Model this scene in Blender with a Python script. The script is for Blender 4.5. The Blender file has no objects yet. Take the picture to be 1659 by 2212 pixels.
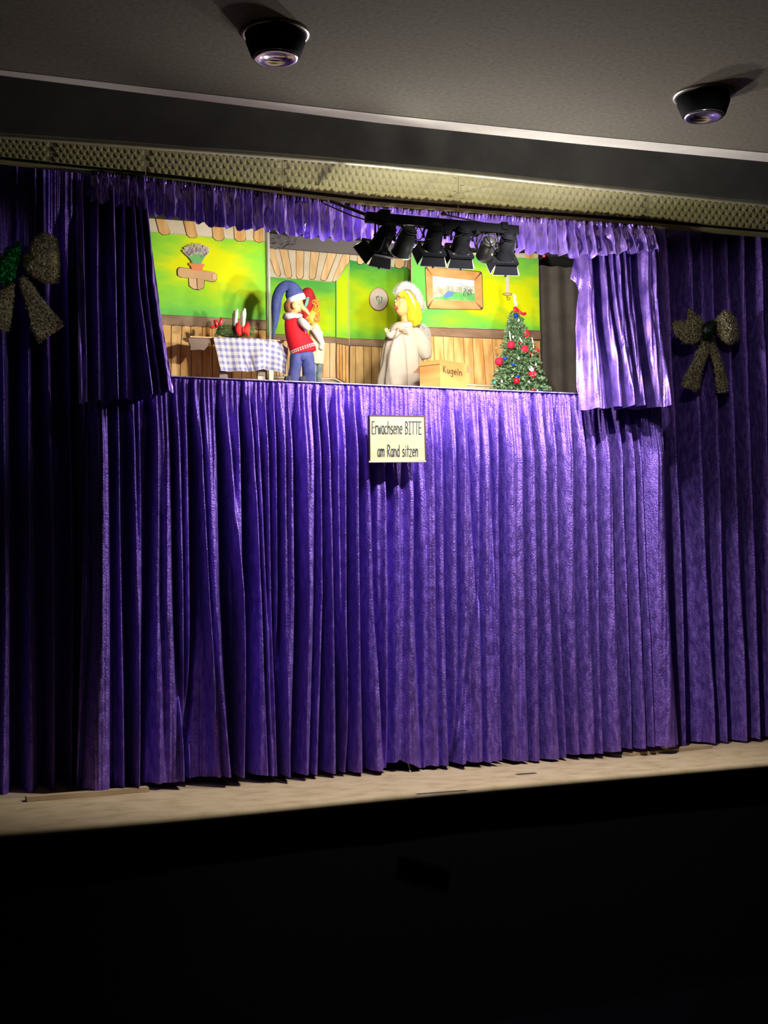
import bpy, bmesh, math, random
from mathutils import Vector, Matrix, noise
random.seed(7)
C = bpy.context.scene.collection
SC = bpy.context.scene
W, H = 1659, 2212
# ------------------------------------------------------------------ camera
FPX = 2800.0
YAW, PITCH, ROLL = math.radians(19.1), math.radians(3.3), math.radians(1.2)
fw = Vector((math.sin(YAW)*math.cos(PITCH), math.cos(YAW)*math.cos(PITCH), math.sin(PITCH)))
r0 = fw.cross(Vector((0, 0, 1))).normalized()
u0 = r0.cross(fw)
CR = r0*math.cos(ROLL) - u0*math.sin(ROLL)
CU = u0*math.cos(ROLL) + r0*math.sin(ROLL)
CAM = Vector((-1.93, -5.58, 0.835))
cam = bpy.data.objects.new('camera', bpy.data.cameras.new('camera'))
cam.data.sensor_fit = 'HORIZONTAL'; cam.data.sensor_width = 36; cam.data.lens = 36*FPX/W
cam.data.clip_start = 0.05
mw = Matrix((CR, CU, -fw)).transposed().to_4x4(); mw.translation = CAM
cam.matrix_world = mw
C.objects.link(cam); SC.camera = cam
# ------------------------------------------------------------------ world, exposure, lights
wd = bpy.data.worlds.new('dark_hall'); SC.world = wd; wd.use_nodes = True
wd.node_tree.nodes['Background'].inputs[0].default_value = (0.5, 0.5, 0.75, 1)
wd.node_tree.nodes['Background'].inputs[1].default_value = 0.005
SC.view_settings.view_transform = 'Standard'; SC.view_settings.look = 'None'
SC.view_settings.gamma = 1; SC.view_settings.use_curve_mapping = False
SC.view_settings.exposure = 0.0
def spot(name, loc, target, energy, size, blend=0.6, radius=0.03, col=(1, 1, 1)):
    l = bpy.data.lights.new(name, 'SPOT'); l.energy = energy; l.spot_size = math.radians(size)
    l.spot_blend = blend; l.shadow_soft_size = radius; l.color = col
    o = bpy.data.objects.new(name, l); o.location = loc
    o.rotation_euler = (Vector(target)-Vector(loc)).to_track_quat('-Z', 'Y').to_euler()
    C.objects.link(o); return o
# front wash above the audience side of the lighting bar: lights the curtains
spot('curtain_wash_lamp', (0.42, -1.30, 2.52), (0.30, 0.0, 0.72), 210, 88, 0.6, 0.03, (1.0, 0.96, 0.93))
spot('right_side_fill', (0.30, -2.30, 2.50), (1.80, 0.1, 1.75), 34, 40, 0.9, 0.03, (1.0, 0.97, 0.95))  # added spot without a fixture, brightens the right side curtain and bow
spot('left_bow_fill', (-0.10, -2.30, 2.50), (-1.75, 0.0, 1.95), 42, 26, 0.9, 0.03, (1.0, 0.97, 0.95))  # added spot, no fixture: lifts the left tinsel bow out of the dark
spot('ceiling_trim_fill', (0.15, -0.72, 1.80), (0.15, -1.45, 2.6), 15, 150, 0.8, 0.04, (1.0, 0.93, 0.80))  # added lamp in open air, no fixture; brightens the ceiling trim from below
spot('frontal_fill', (-0.6, -4.2, 2.5), (0.1, 0.0, 0.8), 10, 60, 1.0, 0.10, (0.9, 0.92, 1.0))  # added weak fill from the front, no fixture; lifts the dark parts
for _x, _z, _e in ((0.02, 2.07, 26), (0.66, 2.05, 22)):
    _l = bpy.data.lights.new('bar_flood_lamp', 'POINT'); _l.energy = _e; _l.shadow_soft_size = 0.03; _l.color = (1, .95, .86)
    _o = bpy.data.objects.new('bar_flood_lamp', _l); _o.location = (_x, -0.42, _z); C.objects.link(_o)

# ------------------------------------------------------------------ measuring helpers
def ray(px, py):
    return (fw + CR*((px-W/2)/FPX) - CU*((py-H/2)/FPX))
def at(px, py, Y=0.0):                # point of a view ray on the vertical plane y = Y
    d = ray(px, py); return CAM + d*((Y-CAM.y)/d.y)
def atz(px, py, Z):                   # ... on the level plane z = Z
    d = ray(px, py); return CAM + d*((Z-CAM.z)/d.z)
def plane(pxa, Ya, pxb, Yb):          # upright plane through two points seen at column a and b
    a = at(pxa, 700, Ya); b = at(pxb, 700, Yb); t = (b-a); t.z = 0; t.normalize()
    n = Vector((t.y, -t.x, 0))        # towards the audience
    return (a, n)
def atp(px, py, pl, off=0.0):
    d = ray(px, py); p0 = pl[0] + pl[1]*off
    return CAM + d*((p0-CAM).dot(pl[1])/d.dot(pl[1]))
def mpp(Y=0.0): return (at(831, 1106, Y)-CAM).dot(fw)/FPX     # metres per pixel
def lerp(a, b, t): return a+(b-a)*t
def poly(xs, x):                      # piecewise linear through [(x, y)...]
    if x <= xs[0][0]:
        (a, b), (c, d) = xs[0], xs[1]; return b+(d-b)*(x-a)/(c-a)
    for (a, b), (c, d) in zip(xs, xs[1:]):
        if x <= c: return b+(d-b)*(x-a)/(c-a)
    (a, b), (c, d) = xs[-2], xs[-1]; return b+(d-b)*(x-a)/(c-a)
def N1(x, s=0.0): return noise.noise(Vector((x, s, 3.3)))
def sm(a, b, x):
    t = max(0, min(1, (x-a)/(b-a))); return t*t*(3-2*t)

# ------------------------------------------------------------------ object helpers
def link(o, parent=None):
    C.objects.link(o)
    if parent is not None:
        o.parent = parent; o.matrix_parent_inverse = Matrix.Translation(-parent.location)
    return o
def M(name, verts, faces, mat, parent=None, smooth=False, label=None):
    me = bpy.data.meshes.new(name); me.from_pydata([tuple(v) for v in verts], [], faces); me.update()
    bm = bmesh.new(); bm.from_mesh(me); bmesh.ops.recalc_face_normals(bm, faces=bm.faces); bm.to_mesh(me); bm.free()
    if smooth:
        for p in me.polygons: p.use_smooth = True
    me.materials.append(mat)
    o = bpy.data.objects.new(name, me)
    if label: o['label'] = label
    return link(o, parent)
def thing(name, label, cat, loc, group=None):
    o = bpy.data.objects.new(name, None); o.location = loc; o.empty_display_size = 0.05
    C.objects.link(o); o['label'] = label; o['category'] = cat
    if group: o['group'] = group
    return o
def tag(o, label, cat, group=None):
    o['label'] = label; o['category'] = cat
    if group: o['group'] = group
    return o
def struct(o): o['kind'] = 'structure'; return o
def catmull(a, k):
    out = []
    for i in range(len(a)-1):
        p0, p1, p2, p3 = a[max(i-1, 0)], a[i], a[i+1], a[min(i+2, len(a)-1)]
        for j in range(k):
            f = j/k; out.append((p1*2+(p2-p0)*f+(p0*2-p1*5+p2*4-p3)*f*f+(p1*3-p0-p2*3+p3)*f*f*f)*.5)
    return out+[a[-1].copy()]
class G:                              # geometry collector
    def __init__(s): s.v = []; s.f = []
    def add(s, v, f):
        n = len(s.v); s.v += [Vector(p) for p in v]; s.f += [tuple(i+n for i in q) for q in f]; return s
    def box(s, c, h, rot=None):
        c = Vector(c); vs = []
        for x in (-1, 1):
            for y in (-1, 1):
                for z in (-1, 1):
                    p = Vector((x*h[0], y*h[1], z*h[2]))
                    if rot is not None: p = rot @ p
                    vs.append(c+p)
        return s.add(vs, [(0, 1, 3, 2), (4, 6, 7, 5), (0, 4, 5, 1), (2, 3, 7, 6), (0, 2, 6, 4), (1, 5, 7, 3)])
    def loft(s, pts, rads, seg=16, axis=Vector((0, 1, 0)), caps=True, fn=None):
        n = len(pts); pts = [Vector(p) for p in pts]; vs = []
        if 4 <= n <= 14 and seg > 6:      # smooth the path and its radii
            rv = [Vector((r[0], r[1], 0)) if isinstance(r, tuple) else Vector((r, r, 0)) for r in rads]
            pts, rv = catmull(pts, 3), catmull(rv, 3); n = len(pts); rads = [(max(r.x, .0008), max(r.y, .0008)) for r in rv]
        for i, p in enumerate(pts):
            t = (pts[min(i+1, n-1)]-pts[max(i-1, 0)]).normalized()
            b = t.cross(axis)
            if b.length < 1e-4: b = t.cross(Vector((1, 0, 0)))
            b.normalize(); a = b.cross(t).normalized()
            r = rads[i]; rx, ry = (r if isinstance(r, tuple) else (r, r))
            for k in range(seg):
                th = 2*math.pi*k/seg; q = 1.0 if fn is None else fn(i/(n-1), th)
                vs.append(p + b*(math.cos(th)*rx*q) + a*(math.sin(th)*ry*q))
        fs = [(i*seg+k, i*seg+(k+1) % seg, (i+1)*seg+(k+1) % seg, (i+1)*seg+k) for i in range(n-1) for k in range(seg)]
        if caps: fs += [tuple(range(seg)), tuple((n-1)*seg+k for k in range(seg))]
        return s.add(vs, fs)
    def ball(s, c, r, seg=14, rings=9, fn=None, rot=None):
        c = Vector(c); rr = r if isinstance(r, tuple) else (r, r, r); vs = []; fs = []
        def P(d):
            q = 1.0 if fn is None else fn(d)
            p = Vector((d.x*rr[0]*q, d.y*rr[1]*q, d.z*rr[2]*q))
            return c + (rot @ p if rot is not None else p)
        vs.append(P(Vector((0, 0, 1))))
        for j in range(1, rings):
            ph = math.pi*j/rings
            for k in range(seg):
                th = 2*math.pi*k/seg
                vs.append(P(Vector((math.sin(ph)*math.cos(th), math.sin(ph)*math.sin(th), math.cos(ph)))))
        vs.append(P(Vector((0, 0, -1)))); e = len(vs)-1
        for k in range(seg):
            fs.append((0, 1+k, 1+(k+1) % seg)); fs.append((e, 1+(rings-2)*seg+(k+1) % seg, 1+(rings-2)*seg+k))
            for j in range(rings-2):
                a = 1+j*seg+k; b = 1+j*seg+(k+1) % seg; fs.append((a, a+seg, b+seg, b))
        return s.add(vs, fs)
    def lathe(s, c, prof, seg=24, ax=Vector((0, 0, 1))):
        q = Vector((0, 0, 1)).rotation_difference(ax).to_matrix(); c = Vector(c); vs = []
        for r, z in prof:
            for k in range(seg):
                th = 2*math.pi*k/seg; vs.append(c + q @ Vector((math.cos(th)*r, math.sin(th)*r, z)))
        n = len(prof)
        fs = [(i*seg+k, i*seg+(k+1) % seg, (i+1)*seg+(k+1) % seg, (i+1)*seg+k) for i in range(n-1) for k in range(seg)]
        fs += [tuple(range(seg)), tuple((n-1)*seg+k for k in range(seg))]
        return s.add(vs, fs)
    def grid(s, fn, nu, nv):
        vs = [fn(i/nu, j/nv) for j in range(nv+1) for i in range(nu+1)]
        return s.add(vs, [(j*(nu+1)+i, j*(nu+1)+i+1, (j+1)*(nu+1)+i+1, (j+1)*(nu+1)+i) for j in range(nv) for i in range(nu)])
    def prism(s, front, back):
        n = len(front)
        return s.add(list(front)+list(back), [tuple(range(n)), tuple(range(2*n-1, n-1, -1))] +
                     [(i, (i+1) % n, n+(i+1) % n, n+i) for i in range(n)])
    def build(s, name, mat, parent=None, smooth=False, label=None):
        return M(name, s.v, s.f, mat, parent, smooth, label)
def wob(pts, step=9, amp=0.7, seed=0):       # px polygon -> same outline, hand drawn
    out = []
    for i, (x, y) in enumerate(pts):
        x2, y2 = pts[(i+1) % len(pts)]; L = math.hypot(x2-x, y2-y); n = max(1, int(L/step))
        for k in range(n):
            a, b = lerp(x, x2, k/n), lerp(y, y2, k/n)
            out.append((a+amp*N1(a*.11+seed, b*.13), b+amp*N1(a*.12, b*.1+seed+9)))
    return out
def plate(name, pts, pl, off, th, mat, parent, amp=0.7, label=None, step=9):   # a flat board piece: front at off, thickness th
    w = wob(pts, step, amp, len(pts)*.7) if amp else pts
    f = [atp(x, y, pl, off) for x, y in w]; b = [p - pl[1]*th for p in f]
    return G().prism(f, b).build(name, mat, parent, False, label)
def strokes(pts, width, depth, g, nrm=Vector((0, -1, 0))):                    # ribbon-like stroke of lettering or drawing
    for a, b in zip(pts, pts[1:]):
        t = (b-a)
        if t.length < 1e-6: continue
        t.normalize(); s = t.cross(nrm).normalized()*width/2; e = t*width*.35
        f = [a-e+s+nrm*depth, b+e+s+nrm*depth, b+e-s+nrm*depth, a-e-s+nrm*depth]
        g.prism(f, [p-nrm*depth*2 for p in f])

# ------------------------------------------------------------------ materials
def mat(name, col, rough=0.6, metal=0, spec=0.4, emis=None, es=0, bump=None, sheen=0):
    m = bpy.data.materials.new(name); m.use_nodes = True; nt = m.node_tree; b = nt.nodes['Principled BSDF']
    b.inputs['Base Color'].default_value = (*col, 1); b.inputs['Roughness'].default_value = rough
    b.inputs['Metallic'].default_value = metal; b.inputs['Specular IOR Level'].default_value = spec
    b.inputs['Sheen Weight'].default_value = sheen
    if emis: b.inputs['Emission Color'].default_value = (*emis, 1); b.inputs['Emission Strength'].default_value = es
    if bump:
        sc, st, d = bump
        tc = nt.nodes.new('ShaderNodeTexCoord'); n = nt.nodes.new('ShaderNodeTexNoise'); n.inputs['Scale'].default_value = sc
        n.inputs['Detail'].default_value = 3; bp = nt.nodes.new('ShaderNodeBump'); bp.inputs['Strength'].default_value = st
        bp.inputs['Distance'].default_value = d
        nt.links.new(tc.outputs['Object'], n.inputs['Vector']); nt.links.new(n.outputs['Fac'], bp.inputs['Height'])
        nt.links.new(bp.outputs['Normal'], b.inputs['Normal'])
    return m
def noisemat(name, cols, scale=(8, 8, 8), rough=0.7, detail=4, lo=.35, hi=.65, bump=0.0, spec=0.3, dist=.002):
    m = mat(name, cols[0], rough, spec=spec); nt = m.node_tree; b = nt.nodes['Principled BSDF']
    tc = nt.nodes.new('ShaderNodeTexCoord'); mp = nt.nodes.new('ShaderNodeMapping'); mp.inputs['Scale'].default_value = scale
    n = nt.nodes.new('ShaderNodeTexNoise'); n.inputs['Scale'].default_value = 1; n.inputs['Detail'].default_value = detail
    r = nt.nodes.new('ShaderNodeValToRGB'); e = r.color_ramp.elements
    e[0].position = lo; e[0].color = (*cols[0], 1); e[1].position = hi; e[1].color = (*cols[-1], 1)
    for k, c in enumerate(cols[1:-1]):
        x = e.new(lo+(hi-lo)*(k+1)/(len(cols)-1)); x.color = (*c, 1)
    nt.links.new(tc.outputs['Object'], mp.inputs[0]); nt.links.new(mp.outputs[0], n.inputs['Vector'])
    nt.links.new(n.outputs['Fac'], r.inputs[0]); nt.links.new(r.outputs[0], b.inputs['Base Color'])
    if bump:
        bp = nt.nodes.new('ShaderNodeBump'); bp.inputs['Strength'].default_value = bump; bp.inputs['Distance'].default_value = dist
        nt.links.new(n.outputs['Fac'], bp.inputs['Height']); nt.links.new(bp.outputs['Normal'], b.inputs['Normal'])
    return m
def velvet(name, base=(0.20, 0.105, 0.56), rough=0.36, bst=0.8, spec=0.6, sc1=170, sc2=42):
    m = mat(name, base, rough, spec=spec); nt = m.node_tree; b = nt.nodes['Principled BSDF']
    b.inputs['Metallic'].default_value = 0.62; b.inputs['Sheen Weight'].default_value = 0.12; b.inputs['Sheen Roughness'].default_value = 0.4
    b.inputs['Sheen Tint'].default_value = (0.55, 0.45, 1, 1)
    b.inputs['Specular Tint'].default_value = (0.85, 0.75, 1, 1)
    tc = nt.nodes.new('ShaderNodeTexCoord'); L = nt.links.new
    def nz(sx, sz, det, dis=0.0):
        mp = nt.nodes.new('ShaderNodeMapping'); mp.inputs['Scale'].default_value = (sx, sx, sz)
        n = nt.nodes.new('ShaderNodeTexNoise'); n.inputs['Scale'].default_value = 1; n.inputs['Detail'].default_value = det
        n.inputs['Distortion'].default_value = dis
        L(tc.outputs['Object'], mp.inputs[0]); L(mp.outputs[0], n.inputs['Vector']); return n
    a = nz(sc1, sc1*.7, 3); c = nz(sc2, sc2*.5, 3, .35)
    mx = nt.nodes.new('ShaderNodeMix'); mx.data_type = 'FLOAT'; mx.inputs[0].default_value = .55
    L(a.outputs['Fac'], mx.inputs[2]); L(c.outputs['Fac'], mx.inputs[3])
    bp = nt.nodes.new('ShaderNodeBump'); bp.inputs['Strength'].default_value = bst; bp.inputs['Distance'].default_value = 0.012
    L(mx.outputs[0], bp.inputs['Height']); L(bp.outputs['Normal'], b.inputs['Normal'])
    rp = nt.nodes.new('ShaderNodeMapRange'); rp.inputs['From Min'].default_value = .35; rp.inputs['From Max'].default_value = .65
    rp.inputs['To Min'].default_value = rough-.07; rp.inputs['To Max'].default_value = rough+.22
    L(c.outputs['Fac'], rp.inputs[0]); L(rp.outputs[0], b.inputs['Roughness'])
    cr = nt.nodes.new('ShaderNodeValToRGB'); e = cr.color_ramp.elements
    e[0].position = .35; e[0].color = (base[0]*.85, base[1]*.85, base[2]*.9, 1)
    e[1].position = .68; e[1].color = (min(1, base[0]*1.5), base[1]*1.6, min(1, base[2]*1.25), 1)
    L(c.outputs['Fac'], cr.inputs[0]); L(cr.outputs[0], b.inputs['Base Color'])
    return m
def wallpaint(name, greens=((0.15, .55, .08), (.30, .68, .03), (.72, .76, .0)), cx=.45, cz=.6, k=1.0):
    # hand painted wall: brushed yellow patch in the middle running out to green at the rim
    m = mat(name, greens[1], .75, spec=.2); nt = m.node_tree; b = nt.nodes['Principled BSDF']; L = nt.links.new
    tc = nt.nodes.new('ShaderNodeTexCoord'); sep = nt.nodes.new('ShaderNodeSeparateXYZ'); L(tc.outputs['Generated'], sep.inputs[0])
    def mth(op, a, bb):
        n = nt.nodes.new('ShaderNodeMath'); n.operation = op
        for i, q in enumerate((a, bb)):
            if q is None: continue
            if isinstance(q, (int, float)): n.inputs[i].default_value = q
            else: L(q, n.inputs[i])
        return n.outputs[0]
    dx = mth('ABSOLUTE', mth('SUBTRACT', sep.outputs['X'], cx), None); dz = mth('ABSOLUTE', mth('SUBTRACT', sep.outputs['Z'], cz), None)
    d = mth('MAXIMUM', mth('MULTIPLY', dx, 1.7*k), mth('MULTIPLY', dz, 1.9*k))
    mp = nt.nodes.new('ShaderNodeMapping'); mp.inputs['Scale'].default_value = (3.2, 3, 9)
    n = nt.nodes.new('ShaderNodeTexNoise'); n.inputs['Scale'].default_value = 1.4; n.inputs['Detail'].default_value = 4
    L(tc.outputs['Object'], mp.inputs[0]); L(mp.outputs[0], n.inputs['Vector'])
    v = mth('ADD', d, mth('MULTIPLY', mth('SUBTRACT', n.outputs['Fac'], .5), 1.1))
    r = nt.nodes.new('ShaderNodeValToRGB'); e = r.color_ramp.elements
    e[0].position = .3; e[0].color = (*greens[2], 1); e[1].position = 1.0; e[1].color = (*greens[0], 1)
    x = e.new(.62); x.color = (*greens[1], 1)
    L(v, r.inputs[0]); L(r.outputs[0], b.inputs['Base Color'])
    return m
VEL = velvet('crushed_violet_velvet')
VEL_D = velvet('violet_satin_drape', (0.22, 0.12, 0.58), .32, .3, .6, 90, 22)
VAL = velvet('violet_satin_valance', (0.32, 0.19, 0.78), .24, .22, .8, 60, 18)
BLACK = mat('black_metal', (.006, .006, .008), .75, 0, .12)
GREYM = mat('grey_metal', (.035, .035, .04), .45, .4, .5)
CREAM = noisemat('cream_paint', [(.66, .55, .36), (.74, .63, .45)], (9, 9, 9))
WOOD = noisemat('painted_wood', [(.55, .25, .06), (.70, .38, .12), (.78, .48, .19)], (30, 30, 5))
WOOD_L = noisemat('painted_light_wood', [(.70, .42, .17), (.84, .58, .30)], (34, 34, 6))
WOOD_D = noisemat('painted_dark_wood', [(.40, .22, .06), (.62, .40, .15)], (30, 30, 5))  # darker tone for the painted planks right of the corner
BROWN = noisemat('painted_brown_rail', [(.22, .125, .065), (.32, .20, .12)], (6, 6, 20))
INK = mat('painted_outline', (.09, .045, .02), .8)
FRAMEW = noisemat('painted_frame_wood', [(.55, .26, .07), (.70, .38, .14)], (10, 10, 14))
WHITE = mat('white_cloth', (.46, .42, .37), .8)
CAN_IN = mat('lamp_interior', (.85, .85, .85), .3, .6)

# ------------------------------------------------------------------ structure: stage floor, hall, ceiling
ZC = 2.60
FLOOR = noisemat('beige_stage_floor', [(.36, .26, .13), (.52, .40, .24), (.60, .47, .31)], (9, 12, 5), .85, 5, .2, .8, .1)
BLK = mat('black_paint', (.004, .004, .006), .9, spec=.1)
DARKW = noisemat('dark_backing_cloth', [(.055, .045, .038), (.085, .07, .06)], (6, 6, 6), .9)
CEIL = noisemat('grey_ceiling_plaster', [(.18, .165, .13), (.24, .225, .18)], (60, 60, 60), .9, 3, .3, .7, .3)
TRIM = noisemat('pale_ceiling_trim', [(.80, .78, .68), (.86, .84, .76)], (20, 20, 20), .6)
DARKC = noisemat('dark_ceiling_recess', [(.28, .28, .27), (.38, .38, .36)], (5, 5, 5), .9)
LIPM = noisemat('pale_olive_lip', [(.55, .53, .36), (.66, .64, .48)], (20, 20, 20), .35)
LIPM.node_tree.nodes['Principled BSDF'].inputs['Metallic'].default_value = .5
OLIVE = noisemat('olive_pyramid_panel', [(.17, .16, .065), (.25, .235, .11)], (3, 3, 3), .55, 3, .3, .7, .1)
edge = [(-120, 1806), (0, 1795), (400, 1760), (830, 1718), (1250, 1680), (1659, 1645), (1900, 1624)]
fe = [atz(x, y, 0) for x, y in edge]
top = fe + [Vector((4.5, 2.4, 0)), Vector((-3.4, 2.4, 0))]
fl = G().prism(top, [p-Vector((0, 0, .035)) for p in top]).build('floor', FLOOR); struct(fl)
nose = G()
nose.loft([p+Vector((0, 0, -.016)) for p in fe], [.018]*len(fe), 10)
ns = nose.build('trim_1', FLOOR, None, True); struct(ns)
rz = [p+Vector((0, .035, -.03)) for p in fe]
rs = G().add([p for q in rz for p in (q, q-Vector((0, 0, .92)))], [(2*i, 2*i+2, 2*i+3, 2*i+1) for i in range(len(rz)-1)]).build('wall_stage_front', BLK); struct(rs)
hf = G().box((0, -4.5, -.95), (6, 4.5, .02)).build('floor.001', mat('black_hall_floor', (.002, .002, .003), 1.0, spec=0)); struct(hf)
bw = G().box((.2, 1.75, 1.1), (4.2, .03, 1.5)).build('wall_back', DARKW); struct(bw)
for nm, x in (('wall_left', -4.6), ('wall_right', 4.6)):
    struct(G().box((x, -3.2, .9), (.04, 5.6, 1.95)).build(nm, BLK))
struct(G().box((0, -8.9, .9), (4.6, .04, 1.95)).build('wall_rear', BLK))
# ceiling plate over the audience side ends in a pale trim, then a dark recess, then the pyramid panels
tr_t = [(-150, 133), (0, 150), (415, 199), (830, 247), (1250, 291), (1659, 330), (1900, 352)]
tr_b = [(-150, 146), (0, 163), (415, 215), (830, 267), (1250, 311), (1659, 350), (1900, 372)]
T0 = [atz(x, y, ZC) for x, y in tr_t]; T1 = [atz(x, y, ZC+.026) for x, y in tr_b]
cp = T0 + [Vector((4.6, -8.9, ZC)), Vector((-4.6, -8.9, ZC))]
cp[0] = atz(-900, 45, ZC)
ce = G().prism(cp, [p+Vector((0, 0, .12)) for p in cp]).build('ceiling', CEIL); struct(ce)
tr = G().add([p for a, b in zip(T0, T1) for p in (a+Vector((0, 0, -.002)), b)] + [p+Vector((0, 0, .05)) for a, b in zip(T0, T1) for p in (a, b)],
             [(2*i, 2*i+2, 2*i+3, 2*i+1) for i in range(len(T0)-1)] + [(14+2*i, 14+2*i+2, 14+2*i+3, 14+2*i+1) for i in range(len(T0)-1)] +
             [(2*i+1, 2*i+3, 14+2*i+3, 14+2*i+1) for i in range(len(T0)-1)]).build('trim_2', TRIM); struct(tr)
pn_t = [(-150, 276), (0, 287), (415, 318), (830, 352), (1250, 395), (1530, 424), (1659, 437), (1900, 462)]
pn_b = [(-150, 337), (0, 355), (310, 390), (781, 448), (1120, 473), (1400, 492), (1659, 514), (1900, 535)]
# recess: its far side (a dark upright board) and a dark lid above
R0 = [atz(x, y, ZC+.0) for x, y in pn_t]
R1 = [p+Vector((0, 0, .55)) for p in R0]
rb = G().add([p for a, b in zip(R0, R1) for p in (a, b)], [(2*i, 2*i+2, 2*i+3, 2*i+1) for i in range(len(R0)-1)])
rb.box((0, -.9, ZC+.5), (4.6, 1.3, .02))
rb.add([p for a in T1 for p in (a+Vector((0, 0, .02)), a+Vector((0, 0, .48)))], [(2*i, 2*i+2, 2*i+3, 2*i+1) for i in range(len(T1)-1)])
struct(rb.build('ceiling.001', DARKC))
# pale lip on the front of the pyramid panels
lip = G().loft([p+Vector((0, .012, -.004)) for p in R0], [.014]*len(R0), 8)
struct(lip.build('trim_3', LIPM, None, True))
def panel_pt(px, t, dz=0.0):
    a = atz(px, poly(pn_t, px), ZC); b = atz(px, poly(pn_b, px), ZC)
    p = a.lerp(b, t); p.z += dz; return p
# the panels: each one a part of the stage ceiling
cs = bpy.data.objects.new('ceiling.002', None); cs.location = (0, -.4, ZC); C.objects.link(cs); struct(cs)
xs_cuts = [-150, 110, 315, 610, 990, 1400, 1900]
for a, b in zip(xs_cuts, xs_cuts[1:]):
    g = G(); w = (b-a)
    g.grid(lambda u, v: panel_pt(a+.4+(w-.8)*u, v, .016), 6, 2)
    g.grid(lambda u, v: panel_pt(a+.4+(w-.8)*u, .0+.07*v, 0.0), 6, 1)
    g.grid(lambda u, v: panel_pt(a+.4+(w-.8)*u, .84+.16*v, 0.0), 6, 1)
    g.build('pyramid_panel', OLIVE, cs)
    n = int(w/15); g = G(); R = 5
    for i in range(n):
        for j in range(R):
            sh = .5*(j % 2)
            x0 = a+4+(w-8)*(i+sh)/(n+.5); x1 = a+4+(w-8)*(i+1+sh)/(n+.5); t0 = .08+.75*j/R; t1 = .08+.75*(j+1)/R
            q = [panel_pt(x0, t0, .014), panel_pt(x1, t0, .014), panel_pt(x1, t1, .014), panel_pt(x0, t1, .014)]
            g.add(q+[(q[0]+q[2])/2-Vector((0, 0, .009))], [(0, 1, 4), (1, 2, 4), (2, 3, 4), (3, 0, 4)])
    o = g.build('pyramids', OLIVE, cs); o['kind'] = 'stuff'
# stage ceiling behind the booth front
struct(G().box((.2, 1.05, ZC+.16), (4.2, .9, .02)).build('ceiling.003', DARKC))

# downlights
for i, (cx, cy, nm) in enumerate(((595, 72, 'round downlight in the ceiling nearer the top left'), (1519, 205, 'round downlight in the ceiling at the upper right'))):
    c = atz(cx, cy, ZC); t = thing('ceiling_downlight', 'dark ' + nm + ', chrome rim, switched off', 'downlight', c, 'ceiling downlights')
    R = .098
    G().lathe(c, [(R*1.12, 0), (R*1.12, -.006), (R*.98, -.010), (R*.96, -.002)], 36).build('rim', mat('downlight_rim', (.55, .53, .48), .3, .7), t, True)
    G().lathe(c, [(R*.97, 0), (R*.97, -.03), (R*.80, -.075), (R*.74, -.078), (R*.70, -.05), (R*.6, -.03), (.001, -.028)], 36).build('housing', BLACK, t, True)
    G().lathe(c, [(R*.74, -.076), (R*.72, -.084), (R*.60, -.086), (R*.50, -.078), (.001, -.070)], 36).build('reflector', mat('downlight_chrome', (.75, .72, .72), .18, .95), t, True)

# ------------------------------------------------------------------ curtains
def ridges_h(px, py, R):
    h = 0.0
    for xs, w, A in R:
        x = poly(xs, py); ww = w[0] if len(w) == 1 else poly(w, py)
        d = (px-x)/ww
        if abs(d) < 3: h += 1.5*A*math.exp(-d*d*abs(d)**.6)
    return h
def RR(x1, x2, x3, w, A, w3=None): return ([(880, x1), (1290, x2), (1670, x3)], ([(880, w), (1290, w), (1670, w3 or w)]), A)
FRONT = [RR(214, 219, 212, 19, .060, 30), RR(251, 256, 262, 5, .045, 8), RR(282, 292, 291, 6, .05), RR(299, 300, 297, 5, .03),
         RR(334, 334, 340, 8, .045, 14), RR(352, 358, 370, 13, .05, 17), RR(379, 386, 388, 6, .055), RR(397, 401, 405, 6, .04, 4),
         RR(423, 441, 468, 6, .055, 18), RR(440, 452, 480, 9, .045, 6), RR(456, 464, 489, 8, .04, 7), RR(484, 509, 515, 7, .055, 8),
         RR(509, 513, 506, 8, .045), RR(535, 556, 560, 8, .05, 18), RR(550, 566, 580, 5, .04, 12), RR(568, 577, 590, 5, .045, 6),
         RR(588, 592, 600, 6, .035), RR(605, 608, 604, 7, .045), RR(620, 622, 612, 8, .055, 9), RR(665, 662, 652, 12, .055, 11), RR(644, 648, 640, 11, .03, 10),
         RR(684, 685, 672, 5, .05, 8), RR(701, 708, 712, 7, .05, 11), RR(722, 726, 735, 8, .035), RR(737, 738, 733, 5, .04),
         RR(759, 762, 765, 8, .055, 12), RR(782, 792, 800, 9, .04, 16), RR(806, 815, 812, 13, .03, 17), RR(824, 823, 822, 6, .03),
         RR(850, 852, 845, 14, .025), RR(880, 878, 882, 9, .045, 18), RR(903, 908, 905, 8, .03), RR(925, 928, 935, 12, .035, 18), RR(946, 949, 953, 8, .03), RR(970, 972, 976, 10, .04, 16),
         RR(997, 998, 985, 10, .035, 14), RR(1021, 1018, 1022, 11, .04, 18), RR(1045, 1044, 1048, 11, .035, 15), RR(1066, 1062, 1062, 8, .035),
         RR(1096, 1100, 1100, 13, .045, 18), RR(1116, 1118, 1124, 8, .035), RR(1139, 1142, 1146, 10, .045, 14), RR(1163, 1172, 1185, 9, .045, 18),
         RR(1186, 1193, 1208, 8, .04, 9), RR(1218, 1222, 1238, 13, .04, 9), RR(1250, 1255, 1265, 9, .045, 16), RR(1272, 1277, 1285, 7, .04), RR(1300, 1306, 1318, 12, .055, 17),
         RR(1327, 1338, 1352, 6, .04), RR(1350, 1362, 1374, 8, .05, 9), RR(1366, 1380, 1392, 8, .045), RR(1402, 1413, 1430, 21, .055, 30)]
f_top = [(160, 806.8), (360, 815), (800, 833.5), (1240, 852), (1450, 861)]
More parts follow.
